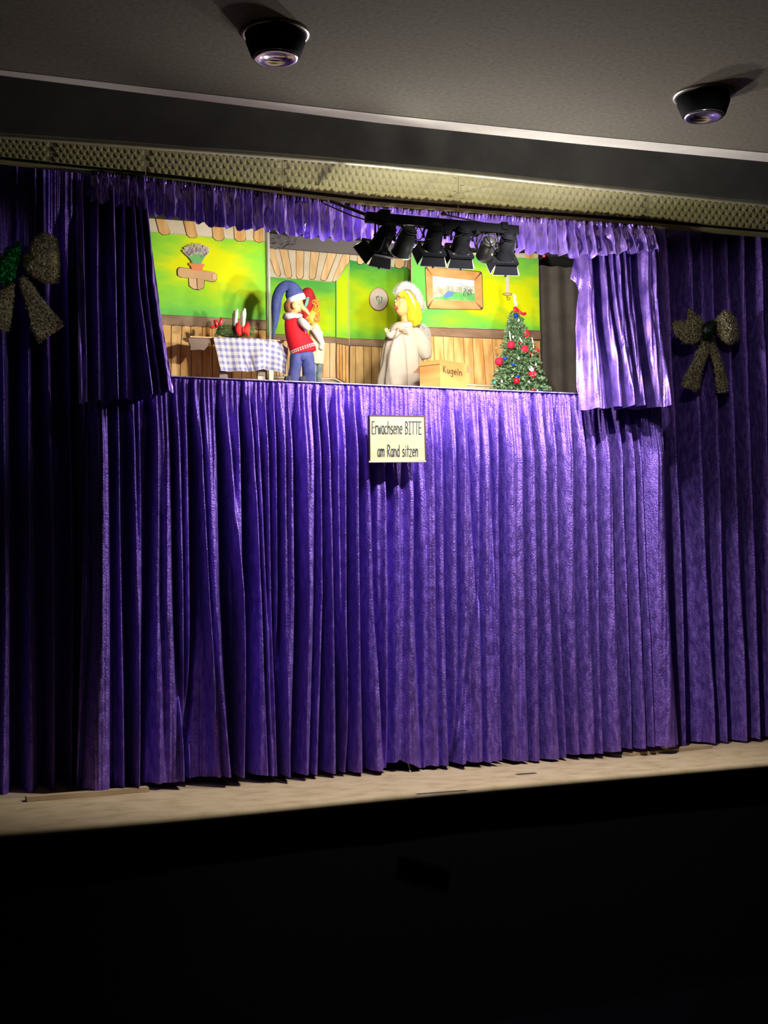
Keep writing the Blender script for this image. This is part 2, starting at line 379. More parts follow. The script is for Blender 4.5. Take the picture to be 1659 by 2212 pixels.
f_bot = [(150, 1706), (300, 1692), (480, 1671), (650, 1668), (760, 1665), (830, 1655), (860, 1640), (900, 1656), (1000, 1642), (1160, 1640), (1240, 1628), (1400, 1610), (1470, 1604)]
VAL_L = [RR(190, 196, 176, 5, -.05), RR(236, 241, 240, 5, -.05), RR(268, 272, 276, 8, -.09), RR(318, 316, 303, 8, -.09, 6), RR(366, 374, 396, 4, -.05), RR(411, 418, 398, 6, -.09), RR(432, 448, 474, 4, -.04), RR(470, 484, 497, 6, -.07, 6),
         RR(522, 532, 532, 7, -.10), RR(542, 561, 572, 3, -.05), RR(580, 585, 594, 5, -.07, 6), RR(598, 600, 597, 5, -.05), RR(637, 640, 628, 7, -.09), RR(674, 673, 662, 4, -.07), RR(692, 695, 692, 5, -.08), RR(714, 720, 728, 5, -.08, 9),
         RR(748, 750, 748, 4, -.07), RR(771, 774, 788, 5, -.09), RR(796, 805, 822, 4, -.04), RR(838, 842, 836, 7, -.045), RR(893, 899, 905, 4, -.04), RR(933, 938, 943, 3, -.03), RR(958, 960, 968, 4, -.04), RR(983, 990, 972, 4, -.05), RR(1008, 1022, 970, 4, -.05),
         RR(1033, 1033, 1036, 4, -.04), RR(1056, 1066, 1066, 4, -.07), RR(1080, 1086, 1088, 4, -.09), RR(1127, 1130, 1135, 4, -.06), RR(1150, 1158, 1164, 4, -.09), RR(1173, 1185, 1204, 4, -.09), RR(1200, 1204, 1226, 4, -.06), RR(1237, 1240, 1246, 4, -.09),
         RR(1263, 1270, 1276, 4, -.08), RR(1286, 1292, 1300, 3, -.05), RR(1317, 1326, 1340, 7, -.10), RR(1341, 1352, 1362, 4, -.08), RR(1360, 1374, 1386, 4, -.10)]
FRONT += [(a, b, c*.8) for a, b, c in VAL_L]
def front_pt(u, v):
    px = lerp(lerp(190, 165, v), lerp(1424, 1458, v), u)
    py = lerp(poly(f_top, px), poly(f_bot, px)+3.5*N1(px*.06, 4), v)
    h = ridges_h(px, py, FRONT)*lerp(.12, 1, sm(0, .20, v))*lerp(1.0, 1.15, v)
    fine = .007*math.sin(px*.62+3*N1(px*.05))*(1-sm(.02, .35, v)) + .010*N1(px*.16, v*2.0)*sm(0,.05,v)+.004*N1(px*.4, v*3+7)
    if px > 890: fine += .012*N1(px*.085, v*1.5+20)
    flat = sm(790, 800, px)*(1-sm(915, 925, px))*(1-sm(.18, .3, v))
    h = h*(1-.6*flat) + fine
    p = at(px, py, 0.02); p.y -= h
    if v < .003: p.y = .022
    return p
g = G(); g.grid(front_pt, 900, 110)
fc = g.build('front_curtain', VEL, None, True)
tag(fc, 'long gathered violet crushed velvet curtain below the puppet stage opening, lit from above', 'curtain')
# playboard the curtain hangs from
pbA, pbB = at(300, 812.3, 0.0), at(1245, 852.2, 0.0)
zt = lambda px, Y=0.02: at(px, poly(f_top, px), 0.02).z
ZP = sum(zt(x) for x in (400, 800, 1200))/3
0 and print('playboard z', ZP, 'base z', at(800, 1655, 0).z, 'panel', at(830, 450, 0).z)
PBX0, PBX1 = at(200, 808, .02).x, at(1420, 860, .02).x
pbm = velvet('lit_velvet_ledge', (0.5, 0.38, 0.85), .5, .3, .5)  # velvet made paler: the light along the edge is put into its colour
pp = []
for k in range(25):
    px = lerp(322, 1262, k/24); p = at(px, poly(f_top, px), 0.035); pp.append(p)
pb = G()
pb.loft([p+Vector((0, -.020, .0015)) for p in pp], [.0032]*25, 8)
pb.add([v for p in pp for v in (p-Vector((0, .020, 0)), p-Vector((0, .001, .002)))], [(2*i, 2*i+2, 2*i+3, 2*i+1) for i in range(24)])
q = [p+Vector((0, .0, -.002)) for p in pp]
pb.add([v for p in q for v in (p, p+Vector((0, .16, 0)))], [(2*i, 2*i+2, 2*i+3, 2*i+1) for i in range(24)])
pb.add([v for p in q for v in (p-Vector((0, 0, .025)), p+Vector((0, .16, -.025)))], [(2*i, 2*i+2, 2*i+3, 2*i+1) for i in range(24)])
pb.add([v for p in q for v in (p+Vector((0, .16, 0)), p+Vector((0, .16, -.025)))], [(2*i, 2*i+2, 2*i+3, 2*i+1) for i in range(24)])
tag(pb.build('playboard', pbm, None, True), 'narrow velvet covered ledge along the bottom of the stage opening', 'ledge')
def pbz(px, Y): return None

# outer curtains (left and right), hanging to the floor
LOUT = [RR(-70, -65, -70, 16, .06), RR(-30, -25, -24, 10, .05), RR(6, 12, 8, 9, .055, 12), RR(60, 62, 66, 7, .05, 12), RR(84, 86, 90, 4, .012), RR(103, 113, 116, 6, .05, 12), RR(150, 158, 150, 6, .03), RR(174, 180, 186, 5, .05)]
LTOP = [([(360, x), (900, x+2), (1700, x+4)], [(360, w), (1700, w)], A) for x, w, A in ((36, 3, .02), (75, 4, .03), (92, 4, .03))]
LOUT += [RR(-50, -45, -47, 9, -.12), RR(-12, -8, -10, 7, -.12), RR(33, 36, 36, 12, -.14), RR(82, 88, 92, 10, -.13), RR(130, 136, 134, 13, -.14), RR(162, 168, 168, 8, -.12), RR(196, 200, 204, 9, -.12)]
def left_pt(u, v):
    px = lerp(-140, 215, u); py = lerp(poly([(0, 352), (310, 385)], px), poly([(0, 1722), (110, 1712), (245, 1700)], px)+3*N1(px*.1), v)
    h = ridges_h(px, py, LOUT)*sm(.05, .3, v) + ridges_h(px, py, LTOP)*(1-sm(.3, .5, v)) + .012*N1(px*.12, v*2) + .012*N1(px*.3, v*3+5)*(1-v)
    p = at(px, py, 0.20); p.y -= h; return p
tag(G().grid(left_pt, 260, 70).build('side_curtain', VEL, None, True), 'dark floor-length violet side curtain left of the stage, behind the tinsel bow with green centre', 'curtain')
ROUT = [RR(1439, 1457, 1466, 4, .05), RR(1466, 1478, 1490, 4, .02), RR(1489, 1508, 1528, 8, .06, 9), RR(1512, 1520, 1545, 4, .035), RR(1533, 1544, 1556, 6, .05), RR(1563, 1580, 1598, 9, .06, 8),
        RR(1598, 1612, 1622, 9, .055), RR(1634, 1646, 1660, 8, .06, 12), RR(1665, 1680, 1690, 9, .06), RR(1700, 1712, 1720, 9, .05), RR(1740, 1750, 1760, 12, .05), RR(1790, 1800, 1805, 14, .05)]
ROUT += [RR(1424, 1438, 1452, 8, -.13), RR(1464, 1478, 1494, 10, -.14), RR(1508, 1528, 1544, 9, -.13), RR(1548, 1562, 1576, 7, -.13), RR(1581, 1597, 1610, 8, -.13), RR(1616, 1630, 1642, 8, -.13), RR(1650, 1664, 1676, 8, -.12), RR(1684, 1696, 1706, 8, -.12)]
def right_pt(u, v):
    px = lerp(1395, 1850, u); py = lerp(poly([(1430, 494), (1659, 512)], px), poly([(1430, 1611), (1659, 1590)], px)+4*N1(px*.09), v)
    h = ridges_h(px, py, ROUT) + .012*N1(px*.12, v*2) + .014*N1(px*.32, v*2+5)*(1-v)
    p = at(px, py, 0.20); p.y -= h; return p
tag(G().grid(right_pt, 330, 70).build('side_curtain', VEL, None, True), 'dark floor-length violet side curtain right of the stage, behind the small gold tinsel bow', 'curtain')

# drapes at both sides of the opening
LD = [([(440, 208), (880, 206)], [(440, 5), (880, 8)], .04), ([(440, 239), (620, 246), (880, 248)], [(440, 5), (880, 6)], .06), ([(440, 264), (880, 266)], [(440, 4), (880, 6)], .045), ([(440, 175), (880, 190)], [(440, 4), (880, 6)], .04),
      ([(440, 283), (650, 297), (860, 320)], [(440, 4), (860, 7)], .055), ([(440, 298), (650, 312), (860, 338)], [(440, 4), (860, 7)], .05), ([(440, 310), (650, 328), (860, 356)], [(440, 5), (860, 9)], .055)]
LD += [([(440, 222), (880, 228)], [(440, 7), (880, 9)], -.08), ([(440, 188), (880, 194)], [(440, 7), (880, 8)], -.08), ([(440, 252), (880, 256)], [(440, 5), (880, 6)], -.08), ([(440, 273), (650, 281), (860, 296)], [(440, 5), (860, 10)], -.10), ([(440, 291), (650, 304), (860, 329)], [(440, 3), (860, 5)], -.06), ([(440, 304), (650, 320), (860, 347)], [(440, 3), (860, 5)], -.06)]
def ldrape(u, v):
    l = 168; r = poly([(0, 318), (.25, 330), (.6, 348), (1, 372)], v)
    px = lerp(l, r, u); py = lerp(poly([(170, 400), (320, 440)], px), poly([(168, 874), (300, 866), (372, 850)], px)+4*N1(px*.15), v)
    h = ridges_h(px, py, LD) + .012*N1(px*.1, v*2.5) + .006*N1(px*.4, v*4)
    p = at(px, py, -.09); p.y -= h+.04*sm(.3, 1, v); return p
tag(G().grid(ldrape, 200, 60).build('opening_drape', VEL_D, None, True), 'dark violet drape framing the left edge of the puppet stage opening', 'drape')
RD = [([(545, 1258), (700, 1262), (885, 1272)], [(545, 9), (885, 22)], .055), ([(545, 1290), (885, 1316)], [(545, 7), (885, 10)], .05), ([(545, 1307), (885, 1334)], [(545, 5), (885, 6)], .045),
      ([(545, 1320), (885, 1344)], [(545, 4), (885, 10)], .05), ([(545, 1336), (885, 1358)], [(545, 6), (885, 7)], .045), ([(545, 1350), (885, 1366)], [(545, 4), (885, 6)], .035),
      ([(545, 1382), (700, 1386), (885, 1402)], [(545, 12), (885, 14)], .05), ([(545, 1396), (885, 1416)], [(545, 5), (885, 8)], .045)]
RD += [([(545, 1279), (885, 1300)], [(545, 4), (885, 5)], -.06), ([(545, 1299), (885, 1326)], [(545, 3), (885, 4)], -.06), ([(545, 1328), (885, 1351)], [(545, 3), (885, 4)], -.06), ([(545, 1364), (700, 1370), (885, 1380)], [(545, 5), (885, 6)], -.10)]
def rdrape(u, v):
    l = poly([(0, 1244), (.10, 1232), (.17, 1227), (.25, 1246), (.5, 1241), (.85, 1236), (1, 1243)], v); r = lerp(1402, 1424, v)
    px = lerp(l, r, u); py = lerp(poly([(1230, 545), (1400, 535)], px), 887+4*N1(px*.12)+(2 if px < 1290 else -2), v)
    h = ridges_h(px, py, RD) + .010*N1(px*.1, v*2.5) + .010*N1(px*.25, v*4+3)
    h += .04*math.exp(-((px-1240)/16)**2-((v-.17)/.08)**2)
    p = at(px, py, -.06); p.y -= h+.05*sm(.2, 1, v); return p
tag(G().grid(rdrape, 220, 70).build('opening_drape', VEL_D, None, True), 'bright violet drape at the right edge of the opening, its hem ending in mid air', 'drape')
# valance
v_top = [(200, 376), (349, 393), (537, 416), (781, 450), (1120, 474), (1410, 494)]
v_bot = [(200, 437), (280, 447), (327, 463), (390, 474), (455, 490), (537, 499), (593, 499), (615, 509), (734, 522), (781, 519), (900, 532), (1000, 536), (1116, 546), (1180, 549), (1238, 557), (1382, 546), (1410, 544)]
def valance(u, v):
    px = lerp(196, 1410, u); sc = 1.0
    px2 = px + 10*v*sm(1150, 1300, px)
    py = lerp(poly(v_top, px)-4, poly(v_bot, px)+3.2*math.sin(px*.21+2*N1(px*.02))+3*N1(px*.05), v)
    ph = px*.30+3.2*N1(px*.018)+.6*N1(px*.1, v*3)
    rid = (1-abs(math.sin(ph*.5)))**1.3
    h = rid*lerp(.018, .040, v) + .016*N1(px*.075, v*1.8) + .010*N1(px*.22, v*4+8)*lerp(1.2, .6, v)
    if v < .08: h += .010*math.sin(px*.9)
    p = at(px2, py, -.14 if px < 1250 else -.14); p.y -= h; return p
tag(G().grid(valance, 1000, 26).build('valance', VAL, None, True), 'short shiny violet ruffled valance along the top of the opening', 'valance')
vr = G().loft([at(x, poly(v_top, x)-3, -.13) for x in range(196, 1411, 60)], [.008]*len(range(196, 1411, 60)), 8)
tag(vr.build('curtain_rail', BLACK, None, True), 'thin dark rail the ruffled valance hangs from', 'rail')
# dark booth body behind the curtains (side and top boards)
bo = thing('stage_booth', 'dark wooden booth frame holding the puppet stage, hidden behind the velvet', 'booth', at(800, 1655, .5))
xl, xr = at(215, 1000, .3).x, at(1388, 1000, .3).x
G().box((xl, .93, 1.27), (.012, .48, 1.27)).build('side_board', DARKW, bo)
G().box((xr, .93, 1.27), (.012, .48, 1.27)).build('side_board', DARKW, bo)
G().box(((xl+xr)/2, 1.42, 1.27), (abs(xr-xl)/2, .012, 1.27)).build('back_board', DARKW, bo)
ZS = ZP-.12
G().box(((xl+xr)/2, .80, ZS-.0125), (abs(xr-xl)/2, .60, .012)).build('stage_shelf', noisemat('shelf_board', [(.45, .33, .2), (.55, .42, .28)], (4, 20, 4)), bo)
G().box(((xl+xr)/2, .16, ZC-.04), (abs(xr-xl)/2, .02, .05)).build('top_rail', DARKW, bo)
# ------------------------------------------------------------------ painted scenery
def pyz(px, Y, z):                    # the row where height z is seen at column px, plane Y
    a, b = at(px, 800, Y).z, at(px, 900, Y).z
    return 800+100*(z-a)/(b-a)
ZI = ZP-.12                           # inner shelf height
BOT = 905
PL_L = plane(330, .52, 577, .66); PL_C = plane(580, .95, 890, .95); PL_R = plane(890, .70, 1165, .70)
def flatboard(label, pts, pl, col, th=.012):
    c = atp(sum(p[0] for p in pts)/len(pts), BOT, pl); c.z = ZI
    t = thing('painted_flat', label, 'scenery', c)
    plate('board', pts, pl, -.004, th, col, t, 0)
    return t
def yat(px, a, b): return lerp(a[1], b[1], (px-a[0])/(b[0]-a[0]))
def bott(px, pl):
    z1, z2 = atp(px, 800, pl).z, atp(px, 900, pl).z
    return 800+100*(z1-ZI)/(z1-z2)
L_PAPER = mat('backdrop_canvas', (.62, .50, .34), .85)
# left flat
fL = flatboard('painted cabin-wall flat at the left with flower pot shelf above log panelling', [(250, 446), (577, 486), (577, bott(577, PL_L)), (250, bott(250, PL_L))], PL_L, L_PAPER)
plate('cream_ceiling', [(252, 448), (576, 488), (576, 521.5), (320, 500), (252, 494)], PL_L, 0, .003, CREAM, fL, .4)
wl = plate('green_wall', [(252, 495), (320, 501), (575.5, 523), (575.5, 692), (470, 686), (345, 679), (252, 674)], PL_L, 0, .003, wallpaint('left_green_wall', cx=.6, cz=.62), fL, .5)
for q in ([(334, 462), (354, 466), (367, 500), (364, 506), (351, 507), (344, 500)], [(396, 472), (418, 475), (426, 507), (423, 513), (410, 513), (404, 507)], [(458, 478), (480, 481), (484.5, 513), (480, 519.5), (467, 519), (461, 513)],
          [(505, 482), (527, 486), (531, 515), (527, 521), (513, 520.5), (507, 514)], [(549, 486), (567, 489), (568, 521), (560, 524), (551, 520), (548.5, 514)]):
    plate('beam_end', [(x+(x-sum(a[0] for a in q)/6)*.07, y+1) for x, y in q], PL_L, .003, .003, INK, fL, .3)
    plate('beam_end', q, PL_L, .006, .003, WOOD, fL, .3)
plate('rail_outline', [(252, 672), (345, 679.6), (575, 692), (575, 714), (480, 709), (348, 702.5), (252, 697)], PL_L, .001, .003, INK, fL, .4)
plate('rail', [(252, 674), (345, 680.6), (420, 683.5), (575, 693.5), (575, 712), (480, 707), (348, 701), (252, 695)], PL_L, .004, .003, BROWN, fL, 1.0)
pt_ = [262, 280, 299, 318, 340, 370, 393, 412, 437, 458, 480, 500, 521, 541, 558, 575]; pb_ = [262, 280, 299, 318, 340, 367.5, 388, 413, 437, 459, 481, 501, 522, 543, 559, 575]
plate('panel_gaps', [(252, 697), (575, 713), (575, BOT), (252, BOT)], PL_L, .000, .003, INK, fL, 0)
for i in range(len(pt_)-1):
    a, b, c, d = pt_[i], pt_[i+1], pb_[i+1], pb_[i]; yt = 703+(a-348)*.052
    plate('log_plank', [(a+.8, yt), ((a+b)/2, yt-1.2), (b-.8, yt+.6), (lerp(b, c, .5)-.8+1.6*N1(i*3.1), 765), (c-.8, BOT-2), (d+.8, BOT-2), (lerp(a, d, .5)+.8+1.6*N1((i-1)*3.1), 765)], PL_L, .003+.002*(i % 2), .003, WOOD, fL, .6, step=14)
# the painted shelf with the flower pot
PEACH = mat('painted_birch', (.62, .36, .17), .7); PEACH2 = mat('painted_birch_light', (.74, .48, .26), .7)
plate('shelf_outline', [(406.5, 598), (443, 600), (441, 622), (430, 627), (418, 625), (408, 618)], PL_L, .003, .003, INK, fL, .3)
plate('shelf_bracket', [(408, 598), (424, 600), (425.5, 624), (418, 624), (409.5, 617)], PL_L, .006, .003, PEACH2, fL, .3)
plate('shelf_bracket', [(426, 600), (441.5, 600), (440, 621), (430, 625.5), (427, 624)], PL_L, .006, .003, PEACH, fL, .3)
g = G()
for k in range(1): pass
shf = [(385.5, 580.5), (390, 578), (420, 582), (462, 588), (468.5, 593), (468.5, 602), (464, 607.5), (456, 607.5), (430, 602), (392, 599), (385, 595), (384, 586)]
plate('shelf_outline', [(x+(x-427)*.012, y+(y-592)*.08) for x, y in shf], PL_L, .006, .003, INK, fL, .2)
plate('shelf_log', shf, PL_L, .010, .005, PEACH, fL, .2)
plate('shelf_log_end', [(463+5.2*math.cos(k*.7), 598+7.5*math.sin(k*.7)) for k in range(9)], PL_L, .013, .003, PEACH2, fL, 0)
plate('flower_pot', [(409, 568), (442, 570), (442, 575), (439, 576), (437, 585), (415, 583), (412, 574), (409, 573)], PL_L, .012, .004, mat('painted_terracotta', (.72, .22, .07), .7), fL, .2)
gg, gl = G(), G()
for k in range(150):
    a = random.uniform(-1.15, 1.15); L = random.uniform(.72, 1.0); x0 = 425+random.uniform(-9, 9)
    ex, ey = 425+34*math.sin(a)*L+random.uniform(-2, 2), 570-42*math.cos(a*.8)*L
    mx_, my = lerp(x0, ex, .72), lerp(570, ey, .74)
    strokes([atp(x0, 570, PL_L, .012), atp(mx_, my, PL_L, .013)], .0018, .0008, gg, PL_L[1])
    for j in range(3):
        t = .72+.28*j/2; strokes([atp(lerp(x0, ex, t), lerp(570, ey, t), PL_L, .014), atp(lerp(x0, ex, t)+random.uniform(-2, 2), lerp(570, ey, t)-3.2, PL_L, .014)], .0034, .0008, gl, PL_L[1])
gg.build('flower_stems', mat('painted_stem_green', (.16, .42, .14), .8), fL); o = gl.build('flower_tips', noisemat('painted_lilac_bloom', [(.50, .36, .40), (.70, .60, .55), (.45, .38, .30)], (70, 70, 70)), fL)
# centre backdrop with painted perspective
fC = flatboard('painted centre backdrop with perspective corner, slanting ceiling beams and a plate on the wall', [(560, 527), (760, 546), (905, 556), (905, bott(905, PL_C)), (560, bott(560, PL_C))], PL_C, L_PAPER)
plate('cream_ceiling', [(562, 528), (757, 547), (754, 565), (727, 609), (578, 597), (562, 595)], PL_C, 0, .003, CREAM, fC, .4)
bms = [[(574, 529), (592, 531.5), (606, 590), (604, 596.5), (598, 595), (594, 588)], [(603, 532), (620, 534), (630.5, 594), (627, 600), (620, 599.5), (616, 592)], [(640, 536), (656, 537.5), (655, 596), (651, 602), (643, 602), (640, 595)],
       [(672, 539), (690, 541), (681, 598), (677, 603), (671, 603), (668, 598)], [(709, 543), (728, 545), (706, 601), (703, 605.5), (696, 605), (692.5, 602)], [(742, 547), (756, 548), (754, 566), (726, 605), (722, 609), (718, 607)]]
for q in bms:
    mx_, my_ = sum(a[0] for a in q)/6, sum(a[1] for a in q)/6
    plate('ceiling_beam', [(x+(1.2 if x > mx_ else -.5), y+(1 if y > my_ else 0)) for x, y in q], PL_C, .003, .003, INK, fC, .3)
    plate('ceiling_beam', q, PL_C, .006, .003, WOOD_L, fC, .3)
GC = ((.05, .42, .07), (.24, .66, .03), (.52, .74, .0))
plate('green_wall', [(562, 596), (578, 598), (722, 610), (725, 614), (725, 729), (640, 724), (562, 720)], PL_C, 0, .003, wallpaint('centre_green_wall', ((.10, .46, .06), (.27, .60, .03), (.48, .66, .0)), .62, .35, .9), fC, .4)
plate('green_wall', [(726.5, 611), (753, 567), (753.5, 731), (726.5, 729)], PL_C, 0, .003, wallpaint('corner_green_wall', ((.10, .50, .05), (.38, .72, .02), (.55, .78, .0)), .5, .5, .8), fC, .4)
plate('green_wall', [(755, 562), (762, 563), (800, 572), (850, 577), (903, 578), (903, 738), (828, 734), (755, 731)], PL_C, 0, .003, wallpaint('plate_green_wall', ((.04, .32, .05), (.22, .54, .02), (.50, .62, .0)), .36, .42, .95), fC, .4)
plate('corner_dark_line', [(724.6, 606), (726.6, 606), (726.8, 740), (724.6, 740)], PL_C, .003, .002, mat('painted_dark_green_line', (.03, .16, .08), .8), fC, .3)  # dark green line painted along the backdrop corner
plate('corner_line', [(753.2, 560), (755, 560), (755.6, 746), (753.8, 746)], PL_C, .003, .002, mat('painted_pale_line', (.55, .50, .30), .8), fC, .3)
plate('cream_ceiling', [(757, 547), (903, 557), (903, 577), (850, 576), (800, 571), (755, 561)], PL_C, .001, .003, CREAM, fC, .4)
for q in ([(772, 549), (788, 551), (787, 566), (781, 571), (773, 569)], [(858, 553), (877, 555), (872, 575), (864, 580), (855, 577), (853, 571)], [(881, 556), (893, 557), (892, 580), (886, 584), (881, 579)]):
    plate('ceiling_beam', [(x+(1.3 if k in (1, 2) else -1.2 if k > 3 else 0), y+(1.3 if k > 1 else 0)) for k, (x, y) in enumerate(q)], PL_C, .004, .003, INK, fC, .3)
    plate('ceiling_beam', q, PL_C, .007, .003, WOOD_L, fC, .3)
for q in ([(562, 720), (640, 725), (725, 729), (725, 740.5), (640, 737), (562, 733)], [(726.5, 730), (754, 733), (755, 746), (726.5, 741)], [(756, 732), (828, 734.5), (903, 739), (903, 753), (828, 749), (756, 745)]):
    plate('rail_outline', [(x, y+(1.3 if k >= len(q)/2 else -1)) for k, (x, y) in enumerate(q)], PL_C, .001, .003, INK, fC, .3)
    plate('rail', q, PL_C, .005, .003, BROWN, fC, .7)
plate('panel_gaps', [(562, 733), (903, 752), (903, BOT), (562, BOT)], PL_C, 0, .003, INK, fC, 0)
def planks(xt, xb, yt, yb, pl, par, mt, seed, amp=.5):
    for i in range(len(xt)-1):
        a, b, c, d = xt[i], xt[i+1], xb[i+1], xb[i]
        plate('log_plank', [(a+.6, yt(a)), (b-.6, yt(b)), (lerp(b, c, .5)-.6+1.2*N1(i*3.1, seed), (yt(b)+yb(c))/2), (c-.6, yb(c)), (d+.6, yb(d)), (lerp(a, d, .5)+.6+1.2*N1((i-1)*3.1, seed), (yt(a)+yb(d))/2)],
              pl, .003+.0015*(i % 2), .003, mt, par, amp, step=14)
s0 = [562, 576, 590, 597, 604, 612, 622, 634, 647, 660, 673, 686, 697, 712, 725.5]
planks(s0, s0, lambda x: 734+(x-562)*.045, lambda x: 811+(x-562)*.03, PL_C, fC, WOOD_L, 1)
planks([727, 733, 739, 746, 753.5], [727, 733.5, 740, 747, 754], lambda x: 742+(x-726)*.2, lambda x: 815+(x-726)*.55, PL_C, fC, WOOD, 2)
s1 = [756, 768, 785, 802, 819, 838, 857, 876, 895]; planks(s1, [755, 768, 786, 803, 820, 839, 858, 877, 896], lambda x: 747+(x-756)*.05, lambda x: 833+(x-756)*.06, PL_C, fC, WOOD_D, 3)
plate('skirting', [(562, 812), (725, 816.5), (756, 834), (756, 837.5), (724, 820), (562, 815.5)], PL_C, .004, .003, CREAM, fC, .3)
plate('painted_floor', [(562, 817), (700, 820), (722, 822), (752, 838), (903, 846), (903, BOT), (562, BOT)], PL_C, .004, .003, noisemat('painted_floor_brown', [(.40, .28, .19), (.50, .36, .26)], (8, 8, 8)), fC, .4)
# painted plate on the wall
el = lambda cx, cy, rx, ry, n=28: [(cx+rx*math.cos(2*math.pi*k/n), cy+ry*math.sin(2*math.pi*k/n)) for k in range(n)]
plate('plate_outline', el(818.3, 646.8, 21.0, 25.3), PL_C, .004, .002, INK, fC, 0)
plate('plate_rim', el(818, 646, 19.6, 23.8), PL_C, .007, .003, mat('painted_plate_pink', (.60, .42, .33), .6), fC, 0)
plate('plate_well', el(820.3, 646, 13.6, 17), PL_C, .009, .002, mat('painted_plate_grey', (.50, .46, .36), .6), fC, 0)
g = G()
for ps in ([(814, 642), (813, 646), (816, 650)], [(818, 640), (819, 650), (818, 658)], [(823, 640), (825, 648), (822, 656)], [(827, 642), (824, 646)], [(812, 641), (815, 640), (815, 643), (812, 643)]):
    strokes([atp(x, y, PL_C, .0105) for x, y in ps], .003, .0006, g, PL_C[1])
g.build('plate_flower', mat('painted_plate_stem', (.10, .16, .10), .8), fC)
plate('plate_blossom', el(818, 640.5, 1.6, 2.2, 8), PL_C, .011, .001, mat('painted_blossom_red', (.55, .05, .05), .7), fC, 0)
# right flat
fR = flatboard('painted cabin-wall flat at the right with framed landscape picture above log panelling', [(889, 545), (1163, 547), (1171, bott(1170, PL_R)), (889, bott(889, PL_R))], PL_R, CREAM)
plate('green_wall', [(890.5, 549), (1162, 553), (1166.5, 714), (1090, 711), (926, 706), (890.5, 704)], PL_R, 0, .003, wallpaint('right_green_wall', cx=.72, cz=.45), fR, .5)
plate('cream_ceiling', [(1060, 546), (1162, 549), (1162, 558), (1115, 556), (1060, 553)], PL_R, .003, .003, CREAM, fR, .3)
plate('beam_end', [(1134, 547), (1153, 549), (1154, 556), (1149, 559), (1136, 557.5)], PL_R, .006, .003, WOOD, fR, .2)
plate('rail_outline', [(890, 704.5), (926, 706.6), (1090, 712), (1168, 714.6), (1168.5, 734), (1078, 733), (926, 726.5), (890, 724.5)], PL_R, .001, .003, INK, fR, .4)
plate('rail', [(890, 705.8), (926, 708), (1090, 713.5), (1168, 716), (1168, 732.3), (1078, 731.5), (926, 725), (890, 723)], PL_R, .004, .003, BROWN, fR, .8)
plate('panel_gaps', [(890, 724), (1168, 733), (1170, BOT), (890, BOT)], PL_R, 0, .003, INK, fR, 0)
planks([890, 912, 936.7, 957.3, 979, 1000.6, 1020.5, 1042, 1063, 1085, 1107, 1128, 1148, 1167], [895, 917, 941, 962, 984, 1006, 1025, 1050, 1070, 1092, 1113, 1133, 1152, 1168],
       lambda x: 726+(x-926)*.045, lambda x: 826+(x-926)*.035, PL_R, fR, WOOD, 5, .6)
plate('skirting', [(890, 825), (1070, 831.5), (1169, 836), (1169, 839), (1070, 835), (890, 829)], PL_R, .004, .003, CREAM, fR, .3)
plate('painted_floor', [(890, 830), (1070, 836), (1169, 840), (1170, BOT), (890, BOT)], PL_R, .004, .003, WOOD_L, fR, .4)
# framed landscape (painted)
FO = [(919, 575.7), (1040.3, 587.7), (1042.8, 668.5), (923.4, 666)]; FI = [(934.2, 596), (1024.7, 605.8), (1026.4, 651), (935.5, 646.8)]
def rc(q, r=4):   # rounded corners of a 4-gon
    out = []
    for i in range(4):
        p, a, b = Vector(q[i]), Vector(q[i-1]), Vector(q[(i+1) % 4])
        for t in (1, .35): out.append(tuple(p+(a-p).normalized()*r*t+(b-p).normalized()*r*(.35-.35*(t == 1))))
        out.append(tuple(p+(b-p).normalized()*r))
    return out
plate('frame_outline', rc([(x+(1.3 if x > 980 else -1.3), y+(1.3 if y > 630 else -1.3)) for x, y in FO], 5), PL_R, .004, .003, INK, fR, .3)
for i in range(4):
    j = (i+1) % 4
    a, b, c, d = Vector(FO[i]), Vector(FO[j]), Vector(FI[j]), Vector(FI[i])
    e = (b-a).normalized()*.5; f = (a-d).normalized()*3; k = (b-c).normalized()*3
    plate('frame_side', [tuple(a-f+e*4), tuple(a+(b-a).normalized()*5), tuple(b-(b-a).normalized()*5), tuple(b-k-e*4), tuple(c-e), tuple(d+e)], PL_R, .009, .005, FRAMEW, fR, .4, step=16)
plate('picture_sky', FI, PL_R, .006, .002, noisemat('painted_sky', [(.42, .50, .62), (.68, .72, .74), (.74, .76, .74)], (14, 10, 30)), fR, 0)
plate('picture_mountains', [(935, 622), (945, 618), (955, 620), (966, 613), (973, 618), (981, 613.5), (990, 620), (1001, 615), (1012, 619), (1025, 616), (1026, 640), (935, 640)], PL_R, .007, .002, noisemat('painted_mountains', [(.42, .38, .27), (.62, .60, .50), (.38, .40, .30)], (40, 10, 14)), fR, .3, step=5)
plate('picture_meadow', [(1025.8, 634), (1005, 633), (980, 630), (968, 628), (955, 640), (936, 643), (936, 646.2), (1026, 650.5)], PL_R, .008, .002, noisemat('painted_meadow', [(.10, .42, .10), (.22, .58, .14)], (20, 10, 20)), fR, .3)
plate('picture_lake', [(958, 641), (962, 634), (968, 630), (976, 629.5), (980, 633), (979, 638), (972, 642), (962, 643)], PL_R, .0095, .002, mat('painted_lake', (.14, .24, .60), .6), fR, .2)
plate('picture_rocks', [(935.5, 625), (950, 623), (968, 624), (966, 629), (956, 637), (948, 642), (936, 643)], PL_R, .009, .002, noisemat('painted_rocks', [(.42, .36, .22), (.70, .66, .52)], (30, 10, 60)), fR, .3)
g = G()
